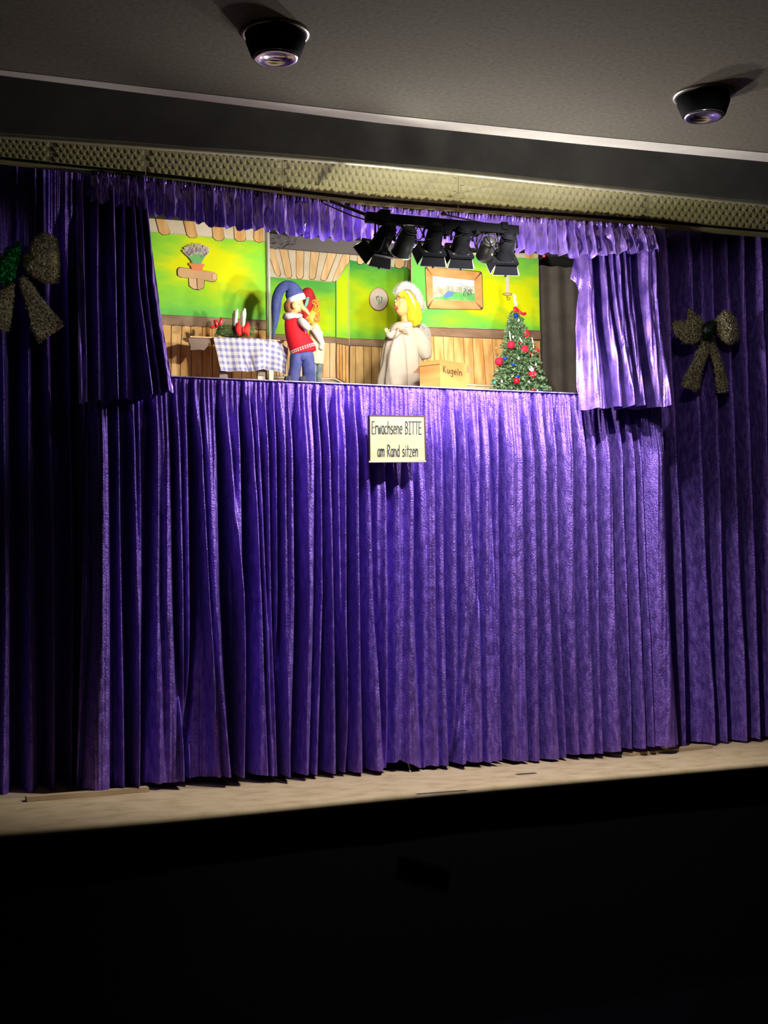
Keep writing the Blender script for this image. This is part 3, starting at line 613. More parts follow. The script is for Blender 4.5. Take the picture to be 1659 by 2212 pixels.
for k in range(26):
    a = random.uniform(0, 6.3); cx, cy = 1010+random.uniform(-7, 9), 634+random.uniform(-8, 8)
    strokes([atp(cx+3*math.cos(a+q), cy+3.4*math.sin(a+q), PL_R, .011) for q in (0, .9, 1.8, 2.8)], .0016, .0006, g, PL_R[1])
g.build('picture_bushes', mat('painted_bushes', (.10, .22, .12), .7), fR)
# painted candle holder
plate('painted_candle', [(1093, 598), (1100, 598), (1101, 634), (1093.5, 634)], PL_R, .005, .003, mat('painted_candle_pink', (.74, .62, .52), .7), fR, .2)
g = G()
strokes([atp(1096+9.5*math.cos(a*.33), 635.5+3.2*math.sin(a*.33), PL_R, .009) for a in range(20)], .0022, .0008, g, PL_R[1])
strokes([atp(1098+3*math.cos(a*.5), 645+3.6*math.sin(a*.5), PL_R, .009) for a in range(13)], .0022, .0008, g, PL_R[1])
strokes([atp(1092, 638, PL_R, .009), atp(1097, 643, PL_R, .009)], .002, .0008, g, PL_R[1])
g.build('painted_holder', mat('painted_gold_brown', (.38, .20, .06), .6), fR)
plate('painted_saucer', el(1096, 636, 7.5, 2.4, 14), PL_R, .0065, .002, mat('painted_saucer_tan', (.62, .42, .22), .7), fR, 0)
# grey pole between left flat and centre
a, b = atp(579, 486, plane(577, .64, 590, .64)), atp(584, 880, plane(577, .64, 590, .64)); b.z = ZI; b.x = a.x; b.y = a.y
g = G().box((a+b)/2, (.0055, .006, (a.z-b.z)/2)); tag(g.build('scenery_pole', mat('pale_grey_pole', (.45, .43, .40), .6)), 'thin upright pale grey pole at the right edge of the left flat', 'pole')
# crumpled dark cloth above the centre backdrop
def ccl(u, v):
    px = lerp(574, 640, u); py = lerp(505+8*u, 536+5*u-10*sm(.5, 1, u), v)+3*N1(u*5, v*3)
    p = at(px, py, .86); p.y += .03*N1(u*6, v*5); return p
tag(G().grid(ccl, 24, 14).build('crumpled_cloth', noisemat('dark_grey_cloth', [(.10, .09, .09), (.16, .14, .14)], (12, 12, 12), .9), None, True), 'crumpled dark grey cloth bundled above the left end of the centre backdrop', 'cloth')
hb = G(); A = at(570, 503, .9); B = at(905, 530, .9); Cc = at(905, 560, .9); Dd = at(570, 533, .9)
hb.prism([A, B, Cc, Dd], [p+Vector((0, .02, 0)) for p in (A, B, Cc, Dd)])
tag(hb.build('header_board', mat('dark_grey_board', (.16, .14, .13), .85)), 'dark grey board running above the centre backdrop', 'board')

# ------------------------------------------------------------------ things on the stage
def smpp(Y): return mpp(Y)
# table with checked cloth
TY = .40
tb = thing('stage_table', 'low wooden table under the checked cloth, brown end showing at its left', 'table', Vector((at(520, 800, TY).x, TY, ZI)))
TT = lambda px: poly([(408, 727), (596, 735), (615, 737)], px)
a, b = at(409, TT(409), TY), at(612, TT(612), TY)
zt_ = (a.z+b.z)/2
G().prism([Vector((a.x, TY-.02, zt_)), Vector((b.x, TY-.02, zt_)), Vector((b.x, TY-.02, zt_-.006)), Vector((a.x, TY-.02, zt_-.006))],
          [Vector((a.x, TY+.10, zt_)), Vector((b.x, TY+.10, zt_)), Vector((b.x, TY+.10, zt_-.006)), Vector((a.x, TY+.10, zt_-.006))]).build('tabletop', WOOD_L, tb)
PT = (Vector((0, TY, 0)), Vector((0, -1, 0)))
plate('apron', [(410, 727.5), (451, 729), (452, 738), (449, 747), (446, 751), (441, 757), (432, 755), (411, 756), (412, 749), (407, 734)], PT, .012, .02, noisemat('brown_end_board', [(.20, .13, .09), (.26, .18, .13)], (10, 10, 30)), tb, .6)
plate('apron_cap', [(452, 729), (458, 732), (463, 742), (461, 744), (452, 743)], PT, .008, .012, mat('tan_end', (.36, .22, .10), .7), tb, .3)
for x0, x1 in ((474, 492), (557, 573)):
    plate('leg', [(x0, 765), (x1, 765), (x1, pyz(x1, TY, ZI)), (x0, pyz(x0, TY, ZI))], PT, .0, .02, noisemat('grey_brown_leg', [(.24, .18, .15), (.30, .23, .19)], (9, 9, 9)), tb, 0)
plate('foot', [(557, 812), (573, 813), (574, 840), (557, 840)], (Vector((0, TY-.03, 0)), PT[1]), .0, .02, CREAM, tb, .2)
def clothmat():
    m = mat('checked_cloth', (.84, .80, .74), .85, spec=.2); nt = m.node_tree; b = nt.nodes['Principled BSDF']; L = nt.links.new
    tc = nt.nodes.new('ShaderNodeTexCoord'); sp = nt.nodes.new('ShaderNodeSeparateXYZ'); L(tc.outputs['UV'], sp.inputs[0])
    outs = []
    for ax, k in (('X', 12.2), ('Y', 6.1)):
        m1 = nt.nodes.new('ShaderNodeMath'); m1.operation = 'MULTIPLY'; m1.inputs[1].default_value = k; L(sp.outputs[ax], m1.inputs[0])
        m2 = nt.nodes.new('ShaderNodeMath'); m2.operation = 'FRACT'; L(m1.outputs[0], m2.inputs[0])
        m3 = nt.nodes.new('ShaderNodeMath'); m3.operation = 'GREATER_THAN'; m3.inputs[1].default_value = .52; L(m2.outputs[0], m3.inputs[0]); outs.append(m3)
    s = nt.nodes.new('ShaderNodeMath'); s.operation = 'ADD'; L(outs[0].outputs[0], s.inputs[0]); L(outs[1].outputs[0], s.inputs[1])
    h = nt.nodes.new('ShaderNodeMath'); h.operation = 'MULTIPLY'; h.inputs[1].default_value = .5; L(s.outputs[0], h.inputs[0])
    r = nt.nodes.new('ShaderNodeValToRGB'); e = r.color_ramp.elements; r.color_ramp.interpolation = 'CONSTANT'
    e[0].position = 0; e[0].color = (.68, .62, .50, 1); e[1].position = .9; e[1].color = (.22, .22, .38, 1); x = e.new(.3); x.color = (.44, .42, .54, 1)
    L(h.outputs[0], r.inputs[0]); L(r.outputs[0], b.inputs['Base Color']); return m
def clothpt(u, v):
    if v < .12:      # part lying on the tabletop
        t = v/.12; px = lerp(461, 616, u); p = at(px, TT(px) if px < 596 else lerp(735, 747, (px-596)/20), TY-.03); p.y += .12*(1-t); return p+Vector((0, 0, .004))
    t = (v-.12)/.88
    px = lerp(lerp(461, 622, u), lerp(475.6, 617, u), t)
    tp = poly([(461, 727.5), (560, 731), (596, 736), (612, 745), (622, 753)], lerp(461, 622, u))
    bt = poly([(475, 802), (520, 802.5), (556, 801), (570, 797), (590, 802), (617, 809)], lerp(475.6, 617, u))
    p = at(px, lerp(tp, bt, t), TY-.03)
    f = .010*math.sin(u*22+t*1.5)*t + .016*N1(u*5+t*2.2, t*2)*t
    f += -.010*math.exp(-((u-.28-.16*t)/.012)**2)*sm(.35, .55, t) - .010*math.exp(-((u-.44-.08*t)/.012)**2)*sm(.3, .6, t)*1
    p.y -= f+.004*t; return p
g = G().grid(clothpt, 90, 40); cl = g.build('checked_tablecloth', clothmat(), None, True)
uv = cl.data.uv_layers.new(name='UVMap')
for lp in cl.data.loops:
    i = lp.vertex_index; uv.data[lp.index].uv = ((i % 91)/90, (i//91)/40)
tag(cl, 'white and lavender checked cloth hanging over the front of the low stage table', 'tablecloth')
# log arrangement with candles and red bows
AY = TY+.0
def A_(px, py, d=0): return at(px, py, AY+d)
ar = thing('candle_arrangement', 'dark mossy log with greenery and red bows standing on the checked table', 'decoration', Vector((A_(505, 728).x, AY, zt_+.004)))
g = G(); g.loft([A_(468, 714), A_(472, 715), A_(480, 715), (A_(495, 716)), A_(508, 717), A_(520, 718), A_(530, 719)], [(.006, .01), (.020, .022), (.026, .03), (.027, .03), (.026, .03), (.022, .03), (.012, .02)], 16, fn=lambda t, th: 1+.12*math.sin(th*5+t*9))
g.build('log', noisemat('dark_moss_bark', [(.03, .05, .015), (.08, .12, .03), (.06, .035, .02)], (40, 40, 40), .9, 4, .35, .65, .5, .2, .01), ar, True)
g = G()
for k in range(420):
    t = random.random(); px = random.choice((lerp(470, 505, t), lerp(538, 548, t))); py = 727-random.uniform(0, 30)*(.4+.6*math.sin(math.pi*t)); py = min(py, 726)
    if px > 530: py = random.uniform(707, 728)
    p = A_(px, py, random.uniform(-.035, .0)); d = Vector((random.uniform(-1, 1), random.uniform(-.6, .2), random.uniform(-.2, 1))).normalized()*random.uniform(.006, .014)
    s = Vector((d.z, 0, -d.x)).normalized()*.0011; g.add([p-s, p+s, p+d+s*.4, p+d-s*.4], [(0, 1, 2, 3)])
o = g.build('greenery', noisemat('fir_green', [(.03, .10, .02), (.14, .26, .06)], (60, 60, 60)), ar); o['kind'] = 'stuff'
RED = noisemat('red_felt', [(.72, .01, .012), (.85, .03, .02)], (30, 30, 30), .6)
REDS = mat('red_satin', (.62, .01, .02), .3)
def slab(name, pts, base, mt, par, th=.006, curve=.0, Y=AY, nrm=Vector((0, -1, 0)), label=None):   # soft puffed piece from a px outline
    cx = sum(p[0] for p in pts)/len(pts); cy = sum(p[1] for p in pts)/len(pts)
    w = wob(pts, 2.5, .25); n = len(w); g = G(); rings = []
    for k, (s, z) in enumerate(((1, 0), (.93, th*.7), (.7, th*1.15), (.35, th*1.35))):
        rings.append([at(cx+(x-cx)*s, cy+(y-cy)*s, Y+base)+nrm*z for x, y in w])
    vs = [v for r in rings for v in r]+[at(cx, cy, Y+base)+nrm*th*1.4]
    fs = [(k*n+i, k*n+(i+1) % n, (k+1)*n+(i+1) % n, (k+1)*n+i) for k in range(3) for i in range(n)]+[(3*n+i, 3*n+(i+1) % n, 4*n) for i in range(n)]
    m = len(vs); back = [at(x, y, Y+base)-nrm*th*.6 for x, y in w]
    vs += back; fs += [(i, m+i, m+(i+1) % n, (i+1) % n) for i in range(n)]+[tuple(range(m+n-1, m-1, -1))]
    return G().add(vs, fs).build(name, mt, par, True, label)
slab('bow_loop', [(509, 705), (512, 697), (516, 695), (520, 703), (525, 711), (522, 722), (518, 727), (511, 720), (508.5, 712)], -.05, RED, ar)
slab('bow_loop', [(526, 710), (531, 700), (535, 696), (539, 698), (540.5, 712), (539, 725), (536, 727), (530, 721), (525.5, 719)], -.05, RED, ar)
slab('bow_knot', [(522, 708), (527, 707), (528, 714), (526, 720), (522, 717)], -.056, RED, ar)
slab('ribbon', [(450, 706), (455, 703.5), (466, 703), (470, 705), (465, 709), (457, 710)], -.02, REDS, ar, .004)
slab('ribbon', [(461, 692), (466, 691), (471, 693), (471, 702), (468, 707), (464, 702)], -.03, REDS, ar, .005)
slab('ribbon', [(471, 700), (475, 690), (477, 684), (481, 689), (481, 696), (477, 702), (472, 704)], -.03, REDS, ar, .005)
WAX = mat('ivory_wax', (.88, .84, .68), .5); FLM = mat('pale_flame', (.95, .88, .62), .5)
for i, (x, y0, y1, r, d, wh) in enumerate(((504.5, 672, 705, 3.4, -.01, 'rearmost left'), (509.5, 669, 704, 3.8, -.035, 'front left'), (522, 672, 706, 3.4, -.01, 'thin rear right'), (527, 668, 707, 3.8, -.035, 'tallest front right'))):
    b0, b1 = A_(x-1, y1, d), A_(x+(1.5 if i < 2 else .5), y0+4, d); s = smpp(AY)
    t = thing('candle', 'cream candle with drips, the %s one in the mossy log' % wh, 'candle', b0, 'candles in the table arrangement')
    G().loft([b0, b0.lerp(b1, .3), b0.lerp(b1, .6), b0.lerp(b1, .85), b1], [r*s, r*s*.95, r*s, r*s*1.15, r*s*.9], 12, fn=lambda q, th: 1+.12*math.sin(th*3+i)*(q > .5)).build('wax', WAX, t, True)
    G().ball(b1+Vector((.002, 0, .004)), (r*s*.8, r*s*.8, .010), 10, 8).build('flame', FLM, t, True)
# pale post at the right of the table
a, b = at(585, 800, TY-.06), at(585, 800, TY-.06); b.z = ZI
G_ = G().box(((a.x), TY-.06, (a.z+ZI)/2), (.0105, .008, (a.z-ZI)/2)); tag(G_.build('pale_post', CREAM), 'short pale wooden post under the right end of the checked tablecloth', 'post')

# ------------------------------------------------------------------ puppets
def headmesh(c, r, yaw, tilt, bumps, seg=40, rings=26):
    rot = Matrix.Rotation(yaw, 3, 'Z') @ Matrix.Rotation(tilt, 3, 'Y')
    def fn(d):
        q = 1.0
        for (bx, by, bz), w, a in bumps:
            b = Vector((bx, by, bz)).normalized(); ang = d.angle(b)
            q += a*math.exp(-(ang/w)**2)
            if by:
                b = Vector((bx, -by, bz)).normalized(); q += a*math.exp(-(d.angle(b)/w)**2)
        return q
    g = G().ball(c, r, seg, rings, fn, rot)
    def loc(x, y, z): return Vector(c)+rot @ Vector((x*r[0], y*r[1], z*r[2]))
    return g, loc
SKIN = noisemat('warm_painted_skin', [(.50, .20, .065), (.55, .25, .09)], (25, 25, 25), .5)
SKINK = noisemat('pale_painted_skin', [(.52, .28, .11), (.58, .34, .15)], (25, 25, 25), .5)
EYEW = mat('eye_white', (.50, .49, .46), .3); EYEB = mat('eye_dark', (.03, .02, .02), .3)
FUR = noisemat('white_fluff', [(.36, .32, .29), (.46, .42, .39)], (80, 80, 80), .9)
def fluff(g, path, r, n, L=.012, jit=.6):
    for k in range(n):
        t = random.random()*(len(path)-1); i = int(t); p = path[i].lerp(path[min(i+1, len(path)-1)], t-i)
        d = Vector((random.gauss(0, 1), random.gauss(0, 1), random.gauss(0, 1))).normalized()
        q = p+d*r*random.uniform(.5, 1); e = q+(d+Vector((random.gauss(0, jit), random.gauss(0, jit), random.gauss(0, jit)))).normalized()*L*random.uniform(.5, 1.2)
        s = d.cross(Vector((random.random(), .3, random.random()))).normalized()*.0006
        g.add([q-s, q+s, e], [(0, 1, 2)])
# ---- puppet in the red sweater
KY = .32
def K(px, py, d=0): return at(px, py, KY+d)
s = smpp(KY)
kp = thing('hand_puppet', 'puppet with blue stocking cap and red sweater beside the checked table', 'puppet', Vector((K(650, 800).x, KY, ZI)))
g, lo = headmesh(K(637, 659), (.036, .034, .046), math.radians(-18), math.radians(14),
                 [((1, 0, .05), .22, .25), ((.85, 0, -.62), .35, .12), ((.8, .5, -.2), .35, .10), ((.9, .32, .28), .16, -.06), ((.95, 0, .55), .3, .05)])
g.loft([K(633, 668), K(634, 682), K(636, 700)], [.018, .017, .022], 14)
hd = g.build('head', SKINK, kp, True)
n0 = K(650, 660, -.016)
G().loft([K(644, 659, -.014), K(650, 663, -.02), K(656, 667, -.022), (K(662, 672, -.022)), K(666, 678, -.02), K(666.5, 681.5, -.018)], [.010, .012, .0115, .0095, .0065, .002], 14).build('nose', SKINK, hd, True)
G().loft([K(635, 653, -.034), K(633.5, 657, -.038), K(634.5, 663, -.038), K(638, 667, -.034)], [(.004, .005), (.008, .006), (.007, .005), (.003, .004)], 12).build('ear', SKIN, hd, True)
G().ball(K(645, 657, -.032), .0048, 10, 8).build('eye', EYEW, hd, True); G().ball(K(646, 657, -.0365), .0024, 8, 6).build('pupil', EYEB, hd, True)
G().loft([K(646, 673, -.026), K(650, 675, -.024), K(653, 674, -.022)], [.0015, .003, .0015], 8).build('mouth', RED, hd, True)
hr = G(); 
hr.ball(K(623, 662, .004), (.022, .032, .032), 18, 12, lambda d: 1+.10*noise.noise(d*6))
hr.build('hair', noisemat('brown_hair', [(.16, .05, .02), (.34, .12, .05)], (60, 60, 20)), kp, True)
BLUE = noisemat('blue_felt', [(.030, .042, .14), (.052, .068, .20)], (30, 30, 30), .8)
NAVY = noisemat('navy_felt', [(.055, .07, .24), (.09, .115, .34)], (30, 30, 30), .8)
hat = G(); hat.loft([K(640, 646.5), K(636, 636), K(631, 627), K(625, 621), K(617, 619), K(609, 623), K(603, 632), K(598.5, 645), K(596.5, 660), K(595.5, 676), K(594.5, 692), K(592.5, 708), K(591, 722), K(590.5, 733)],
         [(.043, .038), (.044, .038), (.040, .036), (.034, .032), (.027, .028), (.024, .026), (.024, .024), (.024, .022), (.023, .02), (.021, .018), (.016, .015), (.010, .01), (.006, .006), (.003, .003)], 22, fn=lambda t, th: 1+.05*math.sin(th*3+t*11)*(t > .3))
ho = hat.build('cap', BLUE, kp, True)
G().loft([K(641.5, 651), K(639.5, 645), K(637.5, 639.5)], [(.0455, .040), (.0462, .0405), (.0450, .0395)], 26).build('cap_band', mat('white_felt', (.52, .54, .58), .8), ho, True, 'white folded band of the cap')
G().loft([K(648, 681, .0), K(643, 686), K(632, 686), K(620, 684), K(613, 682)], [(.013, .03), (.02, .034), (.022, .036), (.02, .036), (.012, .026)], 18, fn=lambda t, th: 1+.10*noise.noise(Vector((t*9, th*2, 1)))).build('collar', FUR, kp, True)
sw = G().loft([K(634, 685), K(633.5, 692), K(636, 706), K(640, 722), K(647, 740), K(654, 755), K(656, 762)], [(.020, .022), (.040, .036), (.047, .040), (.052, .043), (.058, .046), (.064, .05), (.064, .05)], 32, fn=lambda t, th: 1+.02*math.sin(th*4+t*5))
so = sw.build('sweater', noisemat('red_knit', [(.50, .003, .010), (.62, .006, .014)], (150, 150, 150), .8, 2, .35, .65, .2), kp, True)
g = G()
for k in range(15):
    th = lerp(-1.35, 1.35, k/14); 
    cen = K(653.2, 753); ax = (K(656, 762)-K(650, 746)).normalized(); bx = ax.cross(Vector((0, 1, 0))).normalized()
    dr = bx*math.sin(th)*.0655-Vector((0, 1, 0))*math.cos(th)*.0515
    for r_ in (0, 1):
        p = cen+dr+ax*(.0055 if r_ else -.0035)
        q = (bx*math.cos(th)+Vector((0, 1, 0))*math.sin(th)).normalized()*.0032
        g.prism([p-q-ax*.003, p+q-ax*.003, p+q+ax*.003, p-q+ax*.003], [v-dr*.06 for v in (p-q-ax*.003, p+q-ax*.003, p+q+ax*.003, p-q+ax*.003)])
o = g.build('hem_pattern', mat('white_knit', (.52, .48, .50), .8), so); o['kind'] = 'stuff'
g = G()
for k, (x, y) in enumerate(((649, 697), (651.5, 701), (654, 705), (656, 709.5), (658, 714), (659.5, 719), (653, 699), (656, 703.5), (659, 709), (661, 714.5))):
    g.lathe(K(x, y, -.040+.0012*abs(x-650)), [(.0042, 0), (.0048, .0015), (.0026, .003), (.001, .0032)], 8, Vector((.3, -1, .1)).normalized())
g.build('chest_pattern', mat('lilac_knit', (.55, .50, .75), .8), so)
tr_ = G()
zb = ZI
def down(p, z): q = Vector(p); q.z = z; return q
tr_.loft([K(645, 760), K(640, 775), K(637, 795), K(635, 815), down(K(635, 830), zb+.03)], [(.036, .034), (.032, .034), (.028, .032), (.028, .03), (.029, .03)], 20, fn=lambda t, th: 1+.05*math.sin(th*3+t*4))
tr_.loft([K(660, 760), K(664, 775), K(666, 795), K(667, 815), down(K(667, 830), zb+.03)], [(.030, .034), (.031, .034), (.030, .032), (.030, .03), (.030, .03)], 20, fn=lambda t, th: 1+.05*math.sin(th*3+t*4+2))
tr_.loft([K(652, 755), K(652, 768), K(652, 780)], [(.052, .036), (.052, .036), (.03, .03)], 20)
tr_.build('trousers', noisemat('blue_denim', [(.050, .062, .19), (.080, .092, .25)], (40, 40, 40), .85), kp, True)
sh = noisemat('dark_felt_shoe', [(.035, .035, .055), (.06, .06, .09)], (30, 30, 30))
for xx in (624, 655): G().loft([K(xx-7, 820, -.0), K(xx-4, 821, -.01), K(xx, 823, -.02), down(K(xx+3, 832, -.02), zb+.02)], [.010, .017, .020, .020], 14).build('boot', sh, kp, True)
arm = G().loft([K(648, 692, -.035), K(655, 698, -.055), K(661, 704, -.062), K(668, 712, -.058)], [.018, .020, .018, .012], 14); arm.build('sleeve', WHITE, kp, True)
hnd = G().ball(K(669, 707, -.062), (.009, .007, .011), 14, 10)
for q in ((672, 703), (675, 706), (676, 710), (674, 714)): hnd.loft([K(669, 707, -.062), K(lerp(669, q[0], .6), lerp(707, q[1], .6), -.066), K(q[0], q[1], -.064)], [.005, .004, .0022], 8)
hnd.loft([K(667, 704, -.062), K(667, 699, -.064), K(669, 696, -.063)], [.004, .0036, .002], 8)
hnd.build('hand', SKINK, kp, True)
# ---- puppet behind it with the red hat
QY = .44
def Q(px, py, d=0): return at(px, py, QY+d)
qp = thing('hand_puppet', 'puppet with red hat, orange curls and cream smock, half hidden behind the red sweater', 'puppet', Vector((Q(684, 800).x, QY, ZI)))
g, lo = headmesh(Q(674, 686), (.030, .030, .036), math.radians(200), math.radians(5), [((1, 0, .0), .2, .25), ((.85, 0, -.6), .35, .1), ((.85, .45, -.2), .35, .10)])
g.loft([Q(676, 697), Q(678, 706), Q(681, 716)], [.014, .014, .02], 12)
hd = g.build('head', noisemat('orange_painted_skin', [(.70, .28, .02), (.76, .42, .07)], (25, 25, 25), .5), qp, True)
for sd in (1, -1):
    c = lo(.86, .38*sd, .18); G().ball(c, .0048, 10, 8).build('eye', EYEW, hd, True); G().ball(c+(lo(1.5, .9*sd, .2)-c).normalized()*.003, .0026, 8, 6).build('pupil', EYEB, hd, True)
G().loft([lo(.96, 0, .1), lo(1.15, 0, -.05), lo(1.2, 0, -.15), lo(1.0, 0, -.22)], [.004, .006, .0065, .003], 10).build('nose', SKIN, hd, True)
rh = G().loft([Q(673, 626), Q(671, 628), Q(667, 634), Q(664, 645), Q(661, 660), Q(658, 676), Q(656, 690)], [(.006, .01), (.022, .02), (.034, .03), (.036, .034), (.034, .036), (.024, .03), (.010, .02)], 22, fn=lambda t, th: 1+.05*math.sin(th*2+t*5))
rho = rh.build('hat', noisemat('crimson_felt', [(.20, .004, .006), (.36, .008, .010)], (20, 20, 20), .8), qp, True)
G().loft([Q(665, 642, -.036), Q(663.5, 650, -.039), Q(661, 658, -.038), Q(659, 663, -.036)], [(.007, .003), (.008, .003), (.008, .003), (.004, .002)], 10).build('hat_band', mat('green_band', (.10, .27, .19), .7), rho, True, 'green band on the hat')
g = G()
for k in range(46):
    c = Q(679+random.uniform(-3, 6)-(.5 if k % 2 else 0), random.uniform(642, 690), random.uniform(-.04, .02)); r = random.uniform(.004, .010)
    pts = [c+Vector((r*math.cos(a*.9)+.0015*a, .003*math.sin(a*.5), r*math.sin(a*.9)-.001*a)) for a in range(9)]
    g.loft(pts, [.0019]*9, 5)
g.build('hair', noisemat('orange_wool_hair', [(.55, .12, .02), (.85, .30, .05)], (50, 50, 50)), qp, True)
G().loft([Q(681, 700), Q(681, 712), Q(683, 735), Q(684, 760), Q(684, 778), Q(684, 787)], [(.014, .02), (.028, .032), (.036, .036), (.037, .036), (.034, .034), (.033, .034)], 24, fn=lambda t, th: 1+.03*math.sin(th*4+t*4)).build('smock', noisemat('cream_smock', [(.60, .50, .26), (.66, .57, .34)], (12, 12, 12), .85), qp, True)
G().loft([Q(676, 712, -.03), Q(684, 722, -.04), Q(690, 732, -.045), Q(695, 742, -.04), Q(692, 755, -.035)], [.013, .016, .015, .015, .012], 14).build('sleeve', WHITE, qp, True)
hn = G().ball(Q(692, 727, -.045), (.009, .007, .011), 14, 10)
for q in ((685, 719), (688, 717), (692.5, 716), (697, 717)): hn.loft([Q(692, 727, -.045), Q(lerp(692, q[0], .6), lerp(727, q[1], .6), -.047), Q(q[0], q[1], -.046)], [.0055, .0045, .003], 8)
hn.loft([Q(690, 730, -.045), Q(685, 728, -.047), Q(683, 725, -.046)], [.005, .004, .0025], 8)
hn.build('hand', noisemat('pale_mitten', [(.84, .74, .50), (.88, .80, .60)], (12, 12, 12)), qp, True)
for xx in (678, 689): G().loft([Q(xx, 783), Q(xx, 800), Q(xx-1, 815), down(Q(xx-1, 835), ZI+.01)], [(.017, .02), (.015, .018), (.014, .017), (.016, .02)], 14, fn=lambda t, th: 1+.06*math.sin(th*3+t*7)).build('leg', noisemat('grey_green_trousers', [(.09, .12, .13), (.17, .21, .22)], (40, 40, 40)), qp, True)
# ---- angel puppet
EY = .32
def E(px, py, d=0): return at(px, py, EY+d)
ap = thing('hand_puppet', 'blond angel puppet in a white robe and fluffy halo beside the cardboard box', 'puppet', Vector((E(875, 800).x, EY, ZI)))
g, lo = headmesh(E(870, 658.5), (.042, .041, .060), math.radians(208), math.radians(-8),
                 [((1, 0, .0), .11, .26), ((1, 0, -.12), .11, .14), ((.85, 0, -.80), .28, .10), ((.85, .50, -.25), .32, .09), ((.9, .33, .22), .15, -.07), ((.95, 0, .50), .3, .04), ((1, 0, -.36), .10, .06), ((1, 0, -.50), .07, -.06), ((1, 0, -.60), .09, .06)])
g.loft([lo(.93, 0, .12), lo(1.06, 0, -.02), lo(1.16, 0, -.16), lo(1.10, 0, -.24), lo(.95, 0, -.27)], [.004, .0058, .0075, .0065, .003], 12)
g.loft([E(874, 676, .004), E(875, 690), E(877, 706)], [.022, .020, .026], 16)
hd = g.build('head', SKIN, ap, True)
for sd in (1, -1):
    c = lo(.88, .35*sd, .20); g = G().ball(c, .0062, 12, 9); e = g.build('eye', EYEW, hd, True)
    dv = (lo(1.6, .95*sd, .20)-c).normalized(); G().ball(c+dv*.0036, .0038, 10, 8).build('iris', mat('blue_iris', (.05, .09, .22), .3), hd, True)
    a_, b_, c_ = lo(.91, .24*sd, .40), lo(.86, .42*sd, .47), lo(.76, .60*sd, .38)
    G().loft([a_, b_, c_], [.0016, .0024, .0014], 6).build('eyebrow', mat('brow_brown', (.45, .20, .06), .7), hd, True)
    G().ball(lo(.74, .56*sd, -.20), (.008, .006, .009), 12, 8).build('cheek', mat('rosy_cheek', (.72, .28, .10), .5), hd, True)
G().lathe(lo(.995, .0, -.50), [(.0070, -.005), (.0078, -.001), (.0065, .0015), (.0040, .0), (.001, -.003)], 16, (lo(1.5, 0, -.50)-lo(1, 0, -.50)).normalized()).build('mouth', mat('red_lips', (.62, .03, .02), .4), hd, True)
# hair: cap over the skull plus strands
BL = noisemat('yellow_wool_hair', [(.55, .28, .0), (.68, .46, .005)], (90, 90, 30), .7)
hc = E(879, 655)
hr = G().ball(hc+Vector((.004, .004, .006)), (.037, .042, .056), 28, 18, lambda d: 1+.05*noise.noise(d*7))
for k in range(240):
    a = random.uniform(-1.1, 1.25); st = E(880+12*math.sin(a), 640+random.uniform(-6, 10), -.043*math.cos(a)*.9)
    ex = lerp(887, 906, (a+1.1)/2.25)+random.uniform(-3, 3); ey = random.uniform(688, 708)-abs(a-.1)*6
    m_ = E(lerp(880+13*math.sin(a), ex, .5)+6+2.5*math.sin(k*1.7), lerp(640, ey, .55), -.048*math.cos(a)-.004*math.sin(k))
    e_ = E(ex, ey, -.030*math.cos(a)-.01)
    hr.loft([st, st.lerp(m_, .6)+Vector((.004, -.003, 0)), m_, m_.lerp(e_, .6)+Vector((.009*math.sin(k*2.3), -.004, .003*math.cos(k))), e_], [.002, .0034, .0038, .003, .0012], 5)
for k in range(26):     # fringe
    x = random.uniform(860, 879); hr.loft([E(876, 632, -.02), E(lerp(876, x, .6), 631+random.uniform(-2, 2), -.038), E(x, 636+random.uniform(0, 4)+(x-860)*.45, -.044)], [.003, .0034, .0014], 5)
hr.build('hair', BL, ap, True)
path = [E(x, y, d) for x, y, d in ((858, 632, -.03), (863, 624, -.02), (871, 618, -.01), (882, 618, 0), (891, 623, 0), (899, 633, 0), (905, 645, 0), (909, 657, 0), (912, 667, 0))]
g = G(); g.loft(path, [.012, .017, .019, .019, .018, .017, .015, .012, .006], 12, fn=lambda t, th: 1+.25*noise.noise(Vector((t*22, th*2, 1)))); fluff(g, path, .022, 9000, .009)
h_ = g.build('halo_fluff', FUR, ap)
G().loft([E(877, 629, -.034), E(884, 634, -.044), E(890, 645, -.049), E(895, 658, -.050), E(897.5, 668, -.048), E(898, 678, -.045)], [(.005, .002), (.006, .002), (.006, .002), (.006, .002), (.005, .002), (.004, .002)], 8).build('headband', mat('white_band', (.62, .55, .46), .5), ap, True)
ROBE = noisemat('ivory_robe', [(.27, .225, .16), (.31, .265, .20)], (6, 6, 6), .8)
def robe_fold(t, th): return 1+(.09*math.sin(th*5+1.2*math.sin(t*4))+.05*math.sin(th*9+t*6)+.08*noise.noise(Vector((t*5, th*2, 2))))*min(1, t*1.6)
rb_ = G().loft([E(878, 697), E(876, 704), E(872, 716), E(870, 735), E(869, 760), E(868, 790), E(867, 815), E(867, 838), down(E(867, 850), ZI)],
               [(.022, .024), (.048, .036), (.072, .042), (.086, .048), (.094, .054), (.103, .058), (.110, .062), (.114, .064), (.116, .064)], 60, fn=robe_fold)
ro = rb_.build('robe', ROBE, ap, True)
G().loft([E(868, 701, -.03), E(877, 703, -.04), E(887, 700, -.034), E(892, 705, -.02)], [(.007, .006), (.011, .009), (.011, .009), (.006, .006)], 12).build('robe_collar', WHITE, ap, True)
TAN = mat('tan_ribbon', (.26, .14, .07), .5)
g = G()
g.loft([E(864, 713, -.062), E(871, 714.5, -.066), E(878, 718, -.066), E(883, 722, -.062)], [(.0012, .002), (.0035, .002), (.004, .002), (.0012, .002)], 8)
